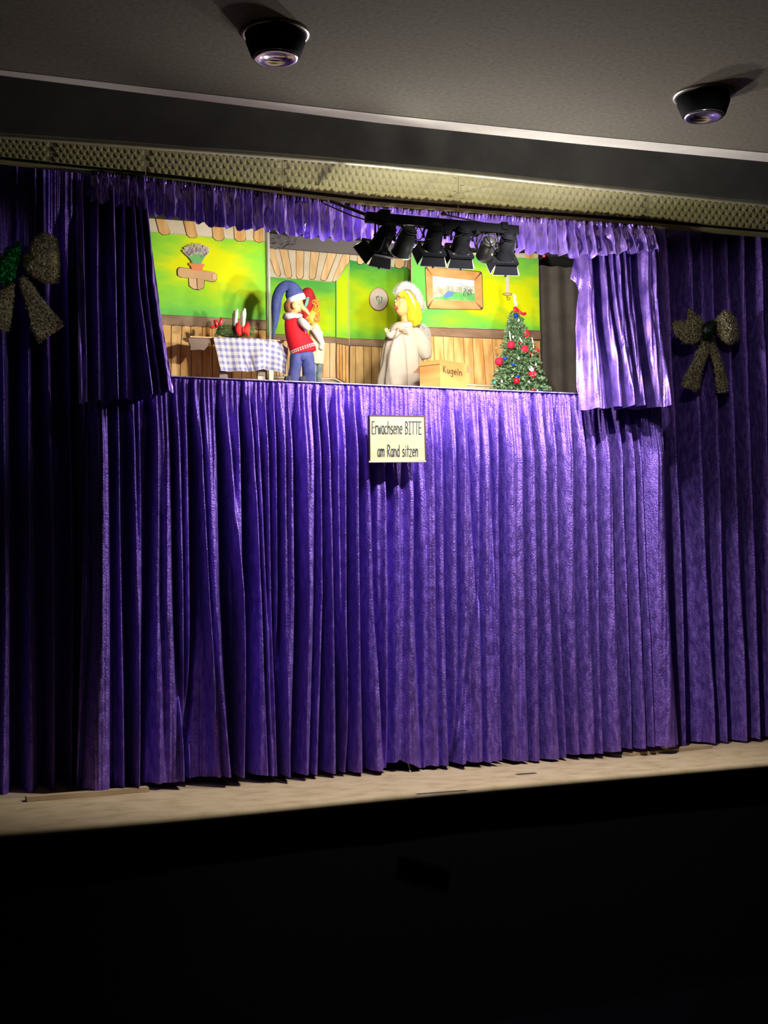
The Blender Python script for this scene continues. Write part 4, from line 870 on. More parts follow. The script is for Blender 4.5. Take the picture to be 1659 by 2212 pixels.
g.loft([E(866, 713, -.062), E(873, 711, -.066), E(880, 714, -.066)], [(.0012, .002), (.003, .002), (.001, .002)], 8)
g.ball(E(864.5, 713, -.064), .0045, 10, 8)
g.loft([E(865, 715, -.064), E(870, 724, -.066), E(874, 736, -.070), E(877, 750, -.074), E(878.5, 775, -.078), E(880, 805, -.080), E(880, 840, -.082)], [.0012]*7, 6)
g.build('neck_ribbon', TAN, ap, True)
g = G(); bpath = [(858, 708, -.045), (855, 717, -.056), (851, 730, -.064), (846, 745, -.068), (842, 762, -.070), (840, 780, -.072), (841, 800, -.074), (844, 820, -.078), (845, 838, -.08)]
for i in range(8):
    for k in range(8):
        t = k/8; a, b = bpath[i], bpath[i+1]; x, y, d = (lerp(a[j], b[j], t) for j in range(3))
        p = E(x-2.2, y+1.5, d-.008); q = E(x+2.2, y-.6, d-.008); g.loft([p, p.lerp(q, .5)+Vector((0, -.003, 0)), q], [.0009, .0013, .0009], 5)
g.build('braid_trim', mat('grey_tan_braid', (.16, .11, .08), .6), ap, True)
g = G()
for k in range(16):
    x = 847+k*2.1; g.loft([E(x, 833+2*(k % 2), -.082), E(x+1.2, 838, -.084), E(x+.2, 843, -.082)], [.0012, .0016, .0012], 5)
g.loft([E(846, 832, -.08), E(862, 830, -.084), E(880, 831, -.082)], [.0012]*3, 6)
g.build('lace_hem', mat('gold_lace', (.34, .21, .09), .6), ap, True)
# sleeves: left hand folded at the chest, right sleeve hanging behind the box
G().loft([E(862, 716, -.03), E(850, 722, -.045), E(842, 724, -.05), E(836, 719, -.045)], [.018, .022, .019, .011], 16).build('sleeve', ROBE, ap, True)
ha = G().ball(E(834, 715, -.045), (.007, .007, .009), 12, 9)
for dx, dy in ((-3.5, -3), (-1.5, -4.6), (1, -5), (3.2, -4)): ha.loft([E(834, 715, -.045), E(834+dx*.7, 715+dy*.8, -.047), E(834+dx*1.05, 715+dy*1.3, -.047)], [.004, .0034, .0022], 8)
ha.loft([E(836, 716, -.045), E(839.5, 714, -.047), E(841.5, 712, -.047)], [.0038, .003, .002], 8)
ha.build('hand', SKINK, ap, True)
G().loft([E(890, 712), E(902, 722, -.01), E(910, 740, -.02), E(917, 760, -.02), E(922, 775, -.02)], [(.018, .02), (.036, .028), (.044, .03), (.038, .026), (.022, .02)], 20, fn=lambda t, th: 1+.06*math.sin(th*4+t*3)).build('sleeve', ROBE, ap, True)
hb_ = G().ball(E(924, 768, -.02), (.008, .007, .010), 12, 9)
for dx, dy in ((-1.5, 11), (1.2, 12.5), (3.8, 12), (6, 9)): hb_.loft([E(924, 768, -.02), E(924+dx*.6, 768+dy*.6, -.024), E(924+dx, 768+dy, -.022)], [.0042, .0036, .0024], 8)
hb_.loft([E(922, 766, -.02), E(918, 771, -.026), E(917, 775, -.026)], [.004, .0034, .0022], 8)
hb_.build('hand', SKINK, ap, True)
g = G(); wp = [E(905, 708, .05), E(912, 712, .05), E(918, 718, .05), (E(920, 730, .05)), E(918, 745, .05)]
g.loft(wp, [(.012, .01), (.020, .014), (.022, .016), (.020, .014), (.008, .008)], 14, fn=lambda t, th: 1+.12*noise.noise(Vector((t*9, th*2, 4)))); fluff(g, wp, .026, 7000, .010)
g.build('wing', FUR, ap)

# ------------------------------------------------------------------ cardboard box with its word
CARD = noisemat('cardboard', [(.45, .225, .055), (.52, .275, .08)], (5, 5, 40), .8); CARDI = mat('cardboard_inside', (.30, .15, .08), .85)
BY = .03
zb2 = at(950, poly(f_top, 950), .0).z+.001
cE = at(950, 777, BY); 
def onp(px, py, Y): return at(px, py, Y)
bl, br = onp(906, 785, .115), onp(1008, 783, .105)
ztop = cE.z
def bz(p, z): q = Vector(p); q.z = z; return q
cx_ = thing('cardboard_box', 'open cardboard box with handwriting standing on the velvet ledge before the angel', 'box', bz(cE, zb2))
bk = bl+br-cE
corn = [cE, br, bk, bl]
for i in range(4):
    a, b = corn[i], corn[(i+1) % 4]; n = Vector(((b-a).y, -(b-a).x, 0)).normalized()*.003
    A1, B1 = bz(a, ztop), bz(b, ztop)
    G().prism([A1, B1, bz(b, zb2), bz(a, zb2)], [p-n for p in (A1, B1, bz(b, zb2), bz(a, zb2))]).build('side', CARD, cx_)
G().prism([bz(p, zb2+.003) for p in corn], [bz(p, zb2) for p in corn]).build('bottom', CARD, cx_)
# flaps hanging outwards
fl1 = [bz(bl, ztop), onp(908, 787, .13), onp(908, 805, .10), onp(892, 804.5, .10)]
def tri(name, pts): 
    n = Vector((0, .003, 0)); G().prism(pts, [p+n for p in pts]).build(name, CARDI, cx_)
tri('flap', [onp(908.5, 789, .14), onp(908.5, 806, .14), onp(891.5, 805.5, .16)])
tri('flap', [onp(1006, 784, .13), onp(1022.5, 802, .15), onp(1006, 806, .13)])
G().prism([bz(cE, ztop-.002), bz(bl, ztop-.001), bz(bl, ztop-.02)+Vector((-.003, -.003, 0)), bz(cE, ztop-.02)+Vector((-.003, -.003, 0))][::-1], [p+Vector((.001, .003, 0)) for p in [bz(cE, ztop-.002), bz(bl, ztop-.001), bz(bl, ztop-.02), bz(cE, ztop-.02)]][::-1]).build('flap_fold', CARD, cx_)
# lettering: monoline glyphs
def arc(cx, cy, rx, ry, a0, a1, n=9): return [(cx+rx*math.cos(math.radians(lerp(a0, a1, k/n))), cy+ry*math.sin(math.radians(lerp(a0, a1, k/n)))) for k in range(n+1)]
GL = {
 'E': (.62, [[(.56, 1), (.05, 1), (.05, 0), (.60, 0)], [(.05, .52), (.50, .52)]]),
 'r': (.42, [[(.05, .66), (.06, 0)], arc(.30, .40, .24, .25, 165, 60, 6)]),
 'w': (.66, [[(.02, .64), (.17, 0), (.33, .5), (.48, 0), (.64, .66)]]),
 'a': (.54, [arc(.26, .32, .23, .32, 50, 340, 12), [(.48, .64), (.47, .2), (.53, 0)]]),
 'c': (.50, [arc(.28, .32, .25, .32, 50, 320, 11)]),
 'h': (.54, [[(.06, 1), (.06, 0)], arc(.27, .36, .21, .26, 180, 0, 8)+[(.49, 0)]]),
 's': (.46, [arc(.24, .48, .18, .15, 40, 230, 7)+arc(.21, .17, .20, .17, 60, -140, 8)]),
 'e': (.54, [[(.05, .36), (.48, .36)]+arc(.27, .33, .23, .31, 5, 315, 12)]),
 'n': (.54, [[(.06, .66), (.06, 0)], arc(.27, .38, .21, .25, 180, 0, 8)+[(.49, 0)]]),
 'B': (.60, [[(.06, 0), (.06, 1)]+arc(.18, .77, .32, .23, 90, -90, 8)+arc(.18, .27, .38, .27, 90, -90, 9)+[(.06, 0)]]),
 'I': (.56, [[(.05, 1), (.50, 1)], [(.28, 1), (.28, 0)], [(.05, 0), (.50, 0)]]),
 'T': (.62, [[(.0, 1), (.62, 1)], [(.31, 1), (.31, 0)]]),
 'm': (.80, [[(.06, .66), (.06, 0)], arc(.23, .42, .17, .22, 180, 0, 7)+[(.40, 0)], arc(.57, .42, .17, .22, 180, 0, 7)+[(.74, 0)]]),
 'R': (.62, [[(.06, 0), (.06, 1)]+arc(.18, .75, .34, .25, 90, -90, 8)+[(.10, .5), (.60, 0)]]),
 'd': (.56, [arc(.26, .32, .22, .32, 40, 330, 11), [(.49, 1), (.49, 0)]]),
 'i': (.22, [[(.11, .62), (.11, 0)], [(.10, .84), (.12, .88)]]),
 't': (.44, [[(.22, .95), (.22, 0)], [(.02, .64), (.42, .64)]]),
 'z': (.50, [[(.04, .62), (.46, .62), (.04, 0), (.48, 0)]]),
 'K': (.66, [[(.08, 1), (.06, 0)], [(.52, .98), (.09, .48), (.60, .02)]]),
 'u': (.56, [[(.06, .6)]+arc(.26, .24, .19, .24, 180, 330, 7)+[(.46, .6), (.48, .04)]]),
 'g': (.56, [arc(.26, .32, .22, .28, 30, 340, 10), [(.48, .6), (.46, -.2)]+arc(.24, -.2, .22, .2, 0, -160, 7)]),
 'l': (.24, [[(.12, 1), (.09, 0)]]),
 ' ': (.36, []),
}
def write(text, x0, x1, fn, g, width, gap=.12, cap=1.0):
    tot = sum(GL[c][0] for c in text)+gap*(len(text)-1); x = 0; sx = (x1-x0)/tot
    for ch in text:
        for st in GL[ch][1]:
            strokes([fn(x0+(x+a)*sx, b) for a, b in st], width, .0008, g, fn.n)
        x += GL[ch][0]+gap
# word on the right face of the box
fa, fb = bz(cE, zb2), bz(br, zb2); fd = (fb-fa); fh = ztop-zb2; fn_ = Vector((fd.y, -fd.x, 0)).normalized()
def onface(u, v): return fa+fd*u+Vector((0, 0, fh*(.60+v*.22-u*.06)))+fn_*.0012
onface.n = fn_
g = G(); write('Kugeln', .11, .80, onface, g, .0022, .16)
g.build('handwriting', mat('felt_pen', (.05, .025, .02), .7), cx_)

# ------------------------------------------------------------------ sign
SG = -.105
sg = thing('notice_sign', 'cream notice sign with German lettering hanging on the front curtain', 'sign', at(858, 998, SG))
Pq = [at(797.7, 896, SG), at(918, 898, SG), at(920.6, 997, SG), at(798.4, 998, SG)]
G().prism(Pq, [p+Vector((0, .022, 0)) for p in Pq]).build('backing_board', mat('dark_brown_board', (.06, .03, .02), .6), sg)
Pp = [at(799.3, 900, SG-.004), at(915.3, 901.5, SG-.004), at(918, 994, SG-.004), at(800.3, 996.3, SG-.004)]
G().prism(Pp, [p+Vector((0, .003, 0)) for p in Pp]).build('paper', noisemat('cream_paper', [(.52, .44, .27), (.56, .48, .31)], (9, 9, 9)), sg)
g = G()
def l1(x, v): return at(x, 936.8+(x-803)*.006-v*26.5, SG-.0052)
def l2(x, v): return at(x, 985.6-v*24.5, SG-.0052)
l1.n = l2.n = Vector((0, -1, 0))
write('Erwachsene BITTE', 803.5, 911, l1, g, .0034, .13); write('am Rand sitzen', 816, 903, l2, g, .0034, .14)
g.build('lettering', mat('printed_blue_grey', (.05, .07, .10), .7), sg)
G().prism([at(797, 995.5, SG-.012), at(920, 994.5, SG-.012), at(920.5, 998, SG-.012), at(797.5, 999, SG-.012)], [p+Vector((0, .012, 0)) for p in (at(797, 995.5, SG-.012), at(920, 994.5, SG-.012), at(920.5, 998, SG-.012), at(797.5, 999, SG-.012))]).build('bottom_strip', WHITE, sg)

# ------------------------------------------------------------------ christmas tree
XY = .36
def X(px, py, d=0): return at(px, py, XY+d)
s = smpp(XY)
xt = thing('christmas_tree', 'small decorated artificial Christmas tree at the right end of the puppet stage', 'tree', Vector((X(1119, 850).x, XY, ZI)))
prof = [(640, 2), (668, 6), (690, 13), (700, 17), (718, 21), (735, 26), (752, 33), (768, 39), (785, 41), (800, 44), (815, 49), (830, 54), (850, 58), (880, 60)]
cxx = lambda y: poly([(640, 1106), (668, 1110), (700, 1113), (735, 1117), (780, 1119), (850, 1122), (880, 1122)], y)
G().loft([X(cxx(y), y) for y in (676, 740, 800, 850)]+[down(X(1122, 870), ZI)], [.004, .007, .009, .012, .014], 10).build('trunk', mat('tree_trunk', (.10, .06, .03), .9), xt, True)
LEAF = noisemat('olive_green_leaves', [(.03, .08, .03), (.12, .21, .09), (.26, .36, .19)], (55, 55, 55), .45, 3, .3, .72, 0, .5)
g = G()
for k in range(6500):
    y = 672+(880-672)*(random.random()**.62); R = poly(prof, y)*s*(1+.12*math.sin(y*.33))
    th = random.uniform(math.pi*.9, math.pi*2.1) if random.random() < .8 else random.uniform(0, 6.28); rr = R*random.uniform(.55, 1.08)
    c = X(cxx(y), y); p = c+Vector((math.cos(th)*rr, math.sin(th)*rr, 0))
    out = Vector((math.cos(th), math.sin(th), random.uniform(-.5, .7))).normalized()
    d = (out+Vector((random.gauss(0, .6), random.gauss(0, .6), random.gauss(0, .5)))).normalized()
    L = random.uniform(.015, .027)*(.7+.3*(y-672)/200); sd = d.cross(Vector((random.gauss(0, 1), random.gauss(0, 1), random.gauss(0, 1)))).normalized()*L*.30
    up = d.cross(sd).normalized()*L*.10
    g.add([p, p+d*L*.5+sd+up, p+d*L, p+d*L*.5-sd+up, p+d*L*.5-up*.4], [(0, 1, 4), (1, 2, 4), (2, 3, 4), (3, 0, 4)])
g.loft([X(cxx(y), y) for y in (690, 720, 760, 800, 850, 880)], [poly(prof, y)*s*.62 for y in (690, 720, 760, 800, 850, 880)], 14, fn=lambda t, th: 1+.2*noise.noise(Vector((t*9, th*2, 5))))  # added core inside the tree, blocks light passing between the leaves
o = g.build('foliage', LEAF, xt); o['kind'] = 'stuff'
# slim bare top with a white tinsel twist
g = G(); tw = [(1110, 636), (1113, 642), (1111.5, 650), (1115, 657), (1112, 664), (1114, 672)]
pth = [X(x, y, -.03) for x, y in tw]; g.loft(pth, [.003, .006, .0055, .0065, .006, .003], 8); fluff(g, pth, .006, 260, .010)
tag(g.build('tinsel_twist', mat('pale_tinsel', (.74, .72, .68), .35, .3)), 'pale tinsel twist on the very top of the Christmas tree', 'garland')
MRED = noisemat('red_matt_bauble', [(.60, .004, .03), (.74, .02, .05)], (260, 260, 260), .7, 2, .4, .6, .6, .2, .004)
GRED = mat('red_glossy_bauble', (.60, .01, .02), .12, .5); GBLU = mat('blue_glossy_bauble', (.01, .05, .55), .12, .5)
GTUR = mat('turquoise_glossy_bauble', (.06, .42, .40), .12, .5); GPNK = mat('pink_glossy_bauble', (.65, .12, .35), .12, .5); GWHT = mat('white_bulb', (.86, .86, .80), .3)
CAPM = mat('bauble_cap', (.7, .6, .35), .3, .9)
def ornament(x, y, r, mt, label, grp, kind='bauble', front=1.0):
    R = poly(prof, y)*s; dx = (x-cxx(y))*s; dd = -math.sqrt(max(.0002, (R*1.02)**2-dx*dx))*front-.014
    c = at(x, y, XY+dd); t = thing(kind, label, kind, c, grp)
    G().ball(c, r*s, 18, 12).build('ball', mt, t, True); G().lathe(c+Vector((0, 0, r*s*.96)), [(r*s*.22, 0), (r*s*.22, r*s*.16), (.0004, r*s*.2)], 10).build('cap', CAPM, t, True)
    return t, c
gr = 'baubles on the Christmas tree'
for x, y, r, l in ((1103.8, 744.8, 9, 'matt red bauble in the middle of the tree under a white ribbon'), (1136.9, 722.6, 9.2, 'matt red bauble highest on the right side of the tree'), (1133.6, 754.6, 9.2, 'matt red bauble just right of the tree centre, below the highest red one'),
                   (1158.6, 761.1, 8.6, 'matt red bauble at the far right edge of the tree'), (1077.7, 781.2, 9.4, 'matt red bauble alone on the left side of the tree'), (1150.4, 808.9, 10, 'large matt red bauble low on the right of the tree')):
    ornament(x, y, r, MRED, l, gr)
for x, y, r, m_, l in ((1114.3, 682, 5.4, GBLU, 'glossy blue bauble near the tree top'), (1091, 775, 4.4, GBLU, 'small blue bauble beside the left matt red one'), (1109, 787.5, 3.4, GBLU, 'tiny blue bauble at mid height in the tree centre'), (1118, 814, 4.4, GBLU, 'small blue bauble above the glossy red one low in the centre'),
                       (1166.5, 844.6, 5.6, GBLU, 'glossy blue bauble at the bottom right of the tree'), (1068.2, 827, 4.4, GTUR, 'turquoise bauble low on the left of the tree'), (1115.7, 823, 7.4, GRED, 'glossy red bauble low in the tree centre'), (1151, 843.6, 5, GRED, 'glossy red bauble at the bottom right beside the blue one'),
                       (1111, 846, 4.2, GPNK, 'pink bauble at the bottom centre of the tree'), (1065.8, 844.7, 3.6, GRED, 'small red bauble at the bottom left of the tree'), (1147.7, 765.5, 5.6, GRED, 'glossy red bauble touching the far right matt one'), (1162, 800, 5.8, GRED, 'glossy red bauble above the large low matt one'),
                       (1154.5, 791, 3, GRED, 'tiny red bauble high above the white light'), (1140, 737, 3.2, GRED, 'tiny red bauble below the highest matt red one'), (1072, 752, 3.2, mat('orange_bauble', (.75, .18, .04), .2), 'tiny orange bauble at the left edge of the tree'), (1123, 741, 3, GRED, 'tiny red bauble between the upper matt red ones')):
    ornament(x, y, r, m_, l, gr)
for i, (x, y, l) in enumerate(((1084, 824, 'white light bulb low left in the tree'), (1120, 774, 'white light bulb at mid height in the tree'), (1142.5, 825.5, 'white light bulb low right in the tree'), (1108.5, 728, 'white light bulb high in the tree'), (1160.5, 844, 'white light bulb beside the blue bauble at the bottom'), (1120.5, 692, 'white light bulb near the tree top'), (1157.5, 787, 'white light bulb high on the right side'), (1133.8, 848.5, 'white light bulb at the bottom of the tree'))):
    R = poly(prof, y)*s; c = at(x, y, XY-R*.98-.004); t = thing('tree_light', l, 'light', c, 'lights on the Christmas tree')
    G().ball(c, (.0052, .005, .0078), 12, 9).build('bulb', GWHT, t, True); G().lathe(c-Vector((0, 0, .007)), [(.003, 0), (.0035, -.004), (.001, -.005)], 8).build('socket', mat('dark_green_socket', (.02, .06, .03), .5), t, True)
RIB = mat('white_ribbon', (.84, .80, .74), .5)
for i, (pts, l) in enumerate(((((1100.5, 715), (1101.5, 724), (1103, 735)), 'white ribbon above the middle red bauble'), (((1122, 727), (1126, 736), (1131, 745)), 'white ribbon above the red bauble right of centre'), (((1149, 729), (1151.5, 740), (1153, 752)), 'white ribbon above the far right red bauble'))):
    R = poly(prof, pts[1][1])*s; q = [at(x, y, XY-R*.9-.012) for x, y in pts]
    tag(G().loft(q, [(.0025, .0015), (.004, .0015), (.003, .0015)], 8).build('hanging_ribbon', RIB, None, True), l, 'ribbon', 'ribbons on the Christmas tree')
rt = thing('red_ribbon_bow', 'small glossy red ribbon bow with a tail at the tree top', 'bow', X(1115, 669, -.045))
rt2 = [((1109, 664), (1113, 661), (1120, 668), (1121, 673), (1115, 675), (1109.5, 672))]
slab('loop', list(rt2[0]), -.05, REDS, rt, .005, Y=XY)
slab('tail', [(1120, 669), (1126, 674), (1133, 676), (1136, 674), (1138, 679), (1132, 682), (1125, 679), (1120, 674)], -.05, REDS, rt, .004, Y=XY)
slab('tealight', [(1142, 793), (1146, 790), (1152, 796), (1153.5, 802), (1148, 803), (1143, 799)], -.115, mat('white_wax_light', (.9, .88, .84), .5), None, .006, Y=XY)
tag(bpy.data.objects['tealight'], 'white tea light resting above the large low red bauble', 'candle')
def mc(u, v):
    px = lerp(1150, 1308, u); p = at(px, 700, .78+.01*math.sin(u*30)); a_, b_ = at(px, 520, .78), p; p.z = lerp(ZC-.02, ZI, v); return p
tag(G().grid(mc, 40, 4).build('masking_cloth', noisemat('brown_grey_masking', [(.10, .085, .07), (.13, .11, .09)], (9, 9, 9), .95), None, True), 'plain dark brown-grey masking cloth behind the gap right of the tree', 'cloth')
# red pilot light
pl_ = thing('pilot_light', 'tiny red indicator lamp at the right end of the opening, under the valance', 'lamp', at(1175, 553, .3))
G().ball(at(1175, 553, .3), .0065, 12, 8).build('lens', mat('red_led', (.8, .02, .02), .4, emis=(1, .03, .03), es=3), pl_, True)
G().lathe(at(1175, 553, .308), [(.009, 0), (.009, .05), (.001, .05)], 12, Vector((0, 1, 0))).build('housing', BLACK, pl_, True)
G().box(at(1175, 553, .335)+Vector((0, 0, .16)), (.006, .006, .16)).build('hanger', BLACK, pl_)

# ------------------------------------------------------------------ lighting bar
LY = -.60
def Lb(px, py, d=0): return at(px, py, LY+d)
br_ = thing('lighting_bar', 'black lighting bar hanging before the valance on two braces', 'bar', Lb(955, 485), None)
a, b = Lb(790, 469), Lb(1118, 499); dv = (b-a); cen = (a+b)/2
rm = dv.to_track_quat('X', 'Z').to_matrix()
G().box(cen, (dv.length/2, .016, .0195), rm).build('bar', BLACK, br_)
G().loft([at(715, 435, -.21), Lb(828, 478)], [.007, .007], 8).build('brace', BLACK, br_, True)
G().loft([at(700, 440, -.21), at(760, 466, -.35), Lb(800, 478)], [.003]*3, 6).build('brace_cable', BLACK, br_, True)
G().loft([at(953, 462, -.21), Lb(1086, 491)], [.0035, .0035], 8).build('brace', BLACK, br_, True)
for x, y, r in ((829, 468, .022), (1087, 490, .014), (963, 498, .016), (1029, 503, .010)):
    G().box(Lb(x, y), (r, .022, r*1.1), rm).build('clamp', BLACK, br_)
G().lathe(at(958, 461, -.21), [(.012, -.008), (.014, 0), (.004, .01)], 10).build('ceiling_hook', BLACK, br_, True)
def can(px, py, target, label, doors=True, m=BLACK, aim=None, size=1.0, energy=0, grp='spotlights on the lighting bar', barpx=None, spotsize=66):
    c = Lb(px, py); tg = at(target[0], target[1], target[2])
    d = Vector(aim).normalized() if aim else (tg-c).normalized()
    t = thing('spotlight', label, 'spotlight', c, grp); S = size
    prof = [(.001, -.060), (.018, -.060), (.024, -.055), (.026, -.036), (.033, -.030), (.036, .010), (.038, .045), (.041, .050), (.041, .056), (.036, .056), (.030, .02), (.001, .018)]
    body = G().lathe(c, [(r*S, z*S) for r, z in prof], 24, d).build('housing', m, t, True)
    up = Vector((0, 0, 1)); right = d.cross(up).normalized(); u2 = right.cross(d).normalized()
    # cooling fins
    g = G()
    for k in range(3): g.lathe(c+d*(-.050+.009*k)*S, [(.024*S, 0), (.031*S, .001), (.031*S, .003), (.024*S, .004)], 20, d)
    g.build('cooling_fins', m, t, True)
    fr = c+d*.056*S
    if doors:
        g = G(); h = .046*S
        R3 = Matrix((right, d, u2)).transposed()
        for sx, sz, hx, hz in ((0, 1, h, .004), (0, -1, h, .004), (1, 0, .004, h), (-1, 0, .004, h)):
            g.box(fr+right*sx*h+u2*sz*h, (hx+.004, .005, hz+.004), R3)
        g.build('colour_frame', m, t)
        for nm, ax, ot in (('top', u2, right), ('bottom', -u2, right), ('left', -right, u2), ('right', right, u2)):
            p0 = fr+ax*h+d*.004; out = (d*.84+ax*.40).normalized(); L = (.046 if nm != 'top' else .03)*S
            w0, w1 = (h*.98, h*1.22)
            nrm = out.cross(ot).normalized()*.001
            f = [p0-ot*w0, p0+ot*w0, p0+ot*w1+out*L, p0-ot*w1+out*L]
            if (p0+nrm*9-fr).length < (p0-nrm*9-fr).length: nrm = -nrm
            dr = G().prism([q+nrm for q in f], [q-nrm*.4 for q in f]).build('barn_door', m, t)
            f = [p0-ot*w0*1.05, p0+ot*w0*1.05, p0+ot*w1*1.05+out*L*1.06, p0-ot*w1*1.05+out*L*1.06]
            G().prism([q-nrm*.5 for q in f], [q-nrm*1.2 for q in f]).build('door_inside', CAN_IN, dr)
        G().ball(fr-u2*(h+.018)+d*.05, .006, 8, 6).build('door_knob', m, t, True)
    G().lathe(fr-d*.006, [(.034*S, 0), (.034*S, .001), (.001, .003)], 20, d).build('lens', CAN_IN, t, True)
    # yoke up to the bar
    bp = poly([(790, 469), (1118, 499)], barpx or px); top = Lb((barpx or px), bp)
    y1, y2 = c+right*.047*S, c-right*.047*S
    top.z -= .022
    g = G(); g.loft([y1, y1+Vector((0, 0, .02)), Vector((y1.x, y1.y, top.z)).lerp(top, .12), top.lerp(y1, .05)+Vector((0, 0, .0))], [(.0045, .0025)]*4, 6)
    g.loft([y2, y2+Vector((0, 0, .02)), Vector((y2.x, y2.y, top.z)).lerp(top, .12), top.lerp(y2, .05)], [(.0045, .0025)]*4, 6)
    g.build('yoke', m, t, True)
    for q in (y1, y2): G().lathe(q, [(.007, -.004), (.007, .004), (.001, .005)], 10, right).build('yoke_knob', m, t, True)
    if energy:
        l = bpy.data.lights.new('spot_beam', 'SPOT'); l.energy = energy; l.spot_size = math.radians(spotsize); l.spot_blend = .8; l.shadow_soft_size = .028; l.color = (1, .965, .90)
        o = bpy.data.objects.new('spot_beam', l); o.location = fr+d*.012; o.rotation_euler = (tg-o.location).normalized().to_track_quat('-Z', 'Y').to_euler(); C.objects.link(o)
    return c
POW = 1.0
can(830, 512, (480, 690, .55), aim=(-.25, .62, -.60), label= 'black spotlight with barn doors at the left end of the bar', energy=40*POW, size=1.04, barpx=815)
can(876, 522, (860, 980, -.0), aim=(-.1, .62, -.66), label= 'grey-green spotlight turned away, second from the left on the bar', doors=False, m=noisemat('green_grey_metal', [(.030, .038, .036), (.05, .06, .055)], (20, 20, 20), .5), size=1.08, barpx=872)
can(938, 512, (720, 700, .8), aim=(.03, .62, -.62), label= 'black spotlight with barn doors, third from the left on the bar', energy=40*POW, size=1.0)
can(998, 517, (900, 700, .8), aim=(.05, .62, -.60), label= 'black spotlight with barn doors, fourth from the left on the bar', energy=40*POW, size=1.0)
can(1052, 536, (1040, 1000, 0), aim=(.15, .75, -.35), label= 'round grey spotlight without barn doors, fifth from the left on the bar', doors=False, m=noisemat('warm_grey_metal', [(.018, .017, .016), (.03, .028, .026)], (20, 20, 20), .5), size=.95, barpx=1044)
can(1094, 532, (1090, 720, .6), aim=(.08, .62, -.66), label= 'black spotlight with white-lit barn doors at the right end of the bar', energy=40*POW, size=1.0)
cb = thing('lamp_cables', 'loose black cables looping between the spotlights and the bar', 'cable', Lb(900, 500))
random.seed(3)
for x0, x1, dip in ((812, 832, 62), (836, 870, 34), (842, 905, 40), (826, 850, 30), (872, 925, 30), (900, 955, 26), (930, 965, 20), (958, 1000, 16), (975, 1030, 26), (1012, 1045, 34), (1060, 1080, 40), (1080, 1115, 30)):
    ya, yb = poly([(790, 478), (1118, 508)], x0), poly([(790, 478), (1118, 508)], x1)
    pts = [Lb(lerp(x0, x1, t)+5*math.sin(t*6+x0), lerp(ya, yb, t)+dip*math.sin(math.pi*t)**.8, -.03+.03*math.sin(x0+t*3)) for t in [k/10 for k in range(11)]]
    G().loft(pts, [.0022]*11, 6).build('cable', BLACK, cb, True)

# ------------------------------------------------------------------ tinsel bows
TIN = noisemat('gold_tinsel', [(.20, .17, .10), (.62, .54, .34), (1.0, .95, .78)], (110, 110, 110), .22, 3, .35, .68, 1, .5, .02)
TIN.node_tree.nodes['Principled BSDF'].inputs['Metallic'].default_value = .85
TING = noisemat('green_tinsel', [(.003, .03, .01), (.01, .22, .05), (.05, .75, .18)], (90, 90, 90), .22, 3, .35, .68, 1, .5, .02)
TING.node_tree.nodes['Principled BSDF'].inputs['Metallic'].default_value = .8
def tuft(path, radii, m, name, par, n, L=.012, seed=1):
    rnd = random.Random(seed); g = G()
    def cr(a, t):
        i = min(int(t), len(a)-2); f = t-i; p0, p1, p2, p3 = a[max(i-1, 0)], a[i], a[i+1], a[min(i+2, len(a)-1)]
        return p1*(1.0) if f == 0 else (p1*2+(p2-p0)*f+(p0*2-p1*5+p2*4-p3)*f*f+(p1*3-p0-p2*3+p3)*f*f*f)*.5
    rv = [Vector((r[0], r[1], 0)) if isinstance(r, tuple) else Vector((r, r, 0)) for r in radii]; m_ = len(path)-1
    path, rv = [cr(path, k*m_/16) for k in range(17)], [cr(rv, k*m_/16) for k in range(17)]; radii = [(max(.004, r.x), max(.004, r.y)) for r in rv]
    n = int(n*2.2)
    g.loft(path, radii, 26, fn=lambda t, th: 1+.16*noise.noise(Vector((t*11, th*2.5, seed))))
    for k in range(n):
        t = rnd.random()*(len(path)-1.001); i = int(t); p = path[i].lerp(path[i+1], t-i)
        r = radii[i]; rx, ry = r if isinstance(r, tuple) else (r, r)
        th = rnd.uniform(0, 6.28); tn = (path[i+1]-path[i]).normalized(); b = tn.cross(Vector((0, 1, 0))).normalized(); a_ = b.cross(tn).normalized()
        d = (b*math.cos(th)*rx+a_*math.sin(th)*ry); q = p+d*rnd.uniform(.9, 1.05)
        e = (d.normalized()+Vector((rnd.gauss(0, .7), rnd.gauss(0, .7), rnd.gauss(0, .7)))).normalized()*L*rnd.uniform(.5, 1)
        s_ = e.cross(Vector((rnd.gauss(0, 1), rnd.gauss(0, 1), rnd.gauss(0, 1)))).normalized()*.0018
        g.add([q-s_, q+s_, q+e+s_*.5, q+e-s_*.5], [(0, 1, 2, 3)])
    return g.build(name, m, par, True)
def bow(label, Y, loops, tails, knot, kmat, n=900):
    t = thing('tinsel_bow', label, 'bow', at(knot[0], knot[1], Y), 'tinsel bows on the side curtains')
    for i, (pts, rad) in enumerate(loops): tuft([at(x, y, Y+d) for x, y, d in pts], rad, TIN, 'loop', t, n, seed=i+3)
    for i, (pts, rad) in enumerate(tails): tuft([at(x, y, Y+d) for x, y, d in pts], rad, TIN, 'tail', t, n//2, seed=i+13)
    tuft([at(knot[0]-knot[2], knot[1]-4, Y-.03), at(knot[0], knot[1], Y-.04), at(knot[0]+knot[2], knot[1]+4, Y-.03)], [(knot[3]*.7, .03), (knot[3], .035), (knot[3]*.7, .03)], kmat, 'knot', t, n//2, seed=31)
    return t
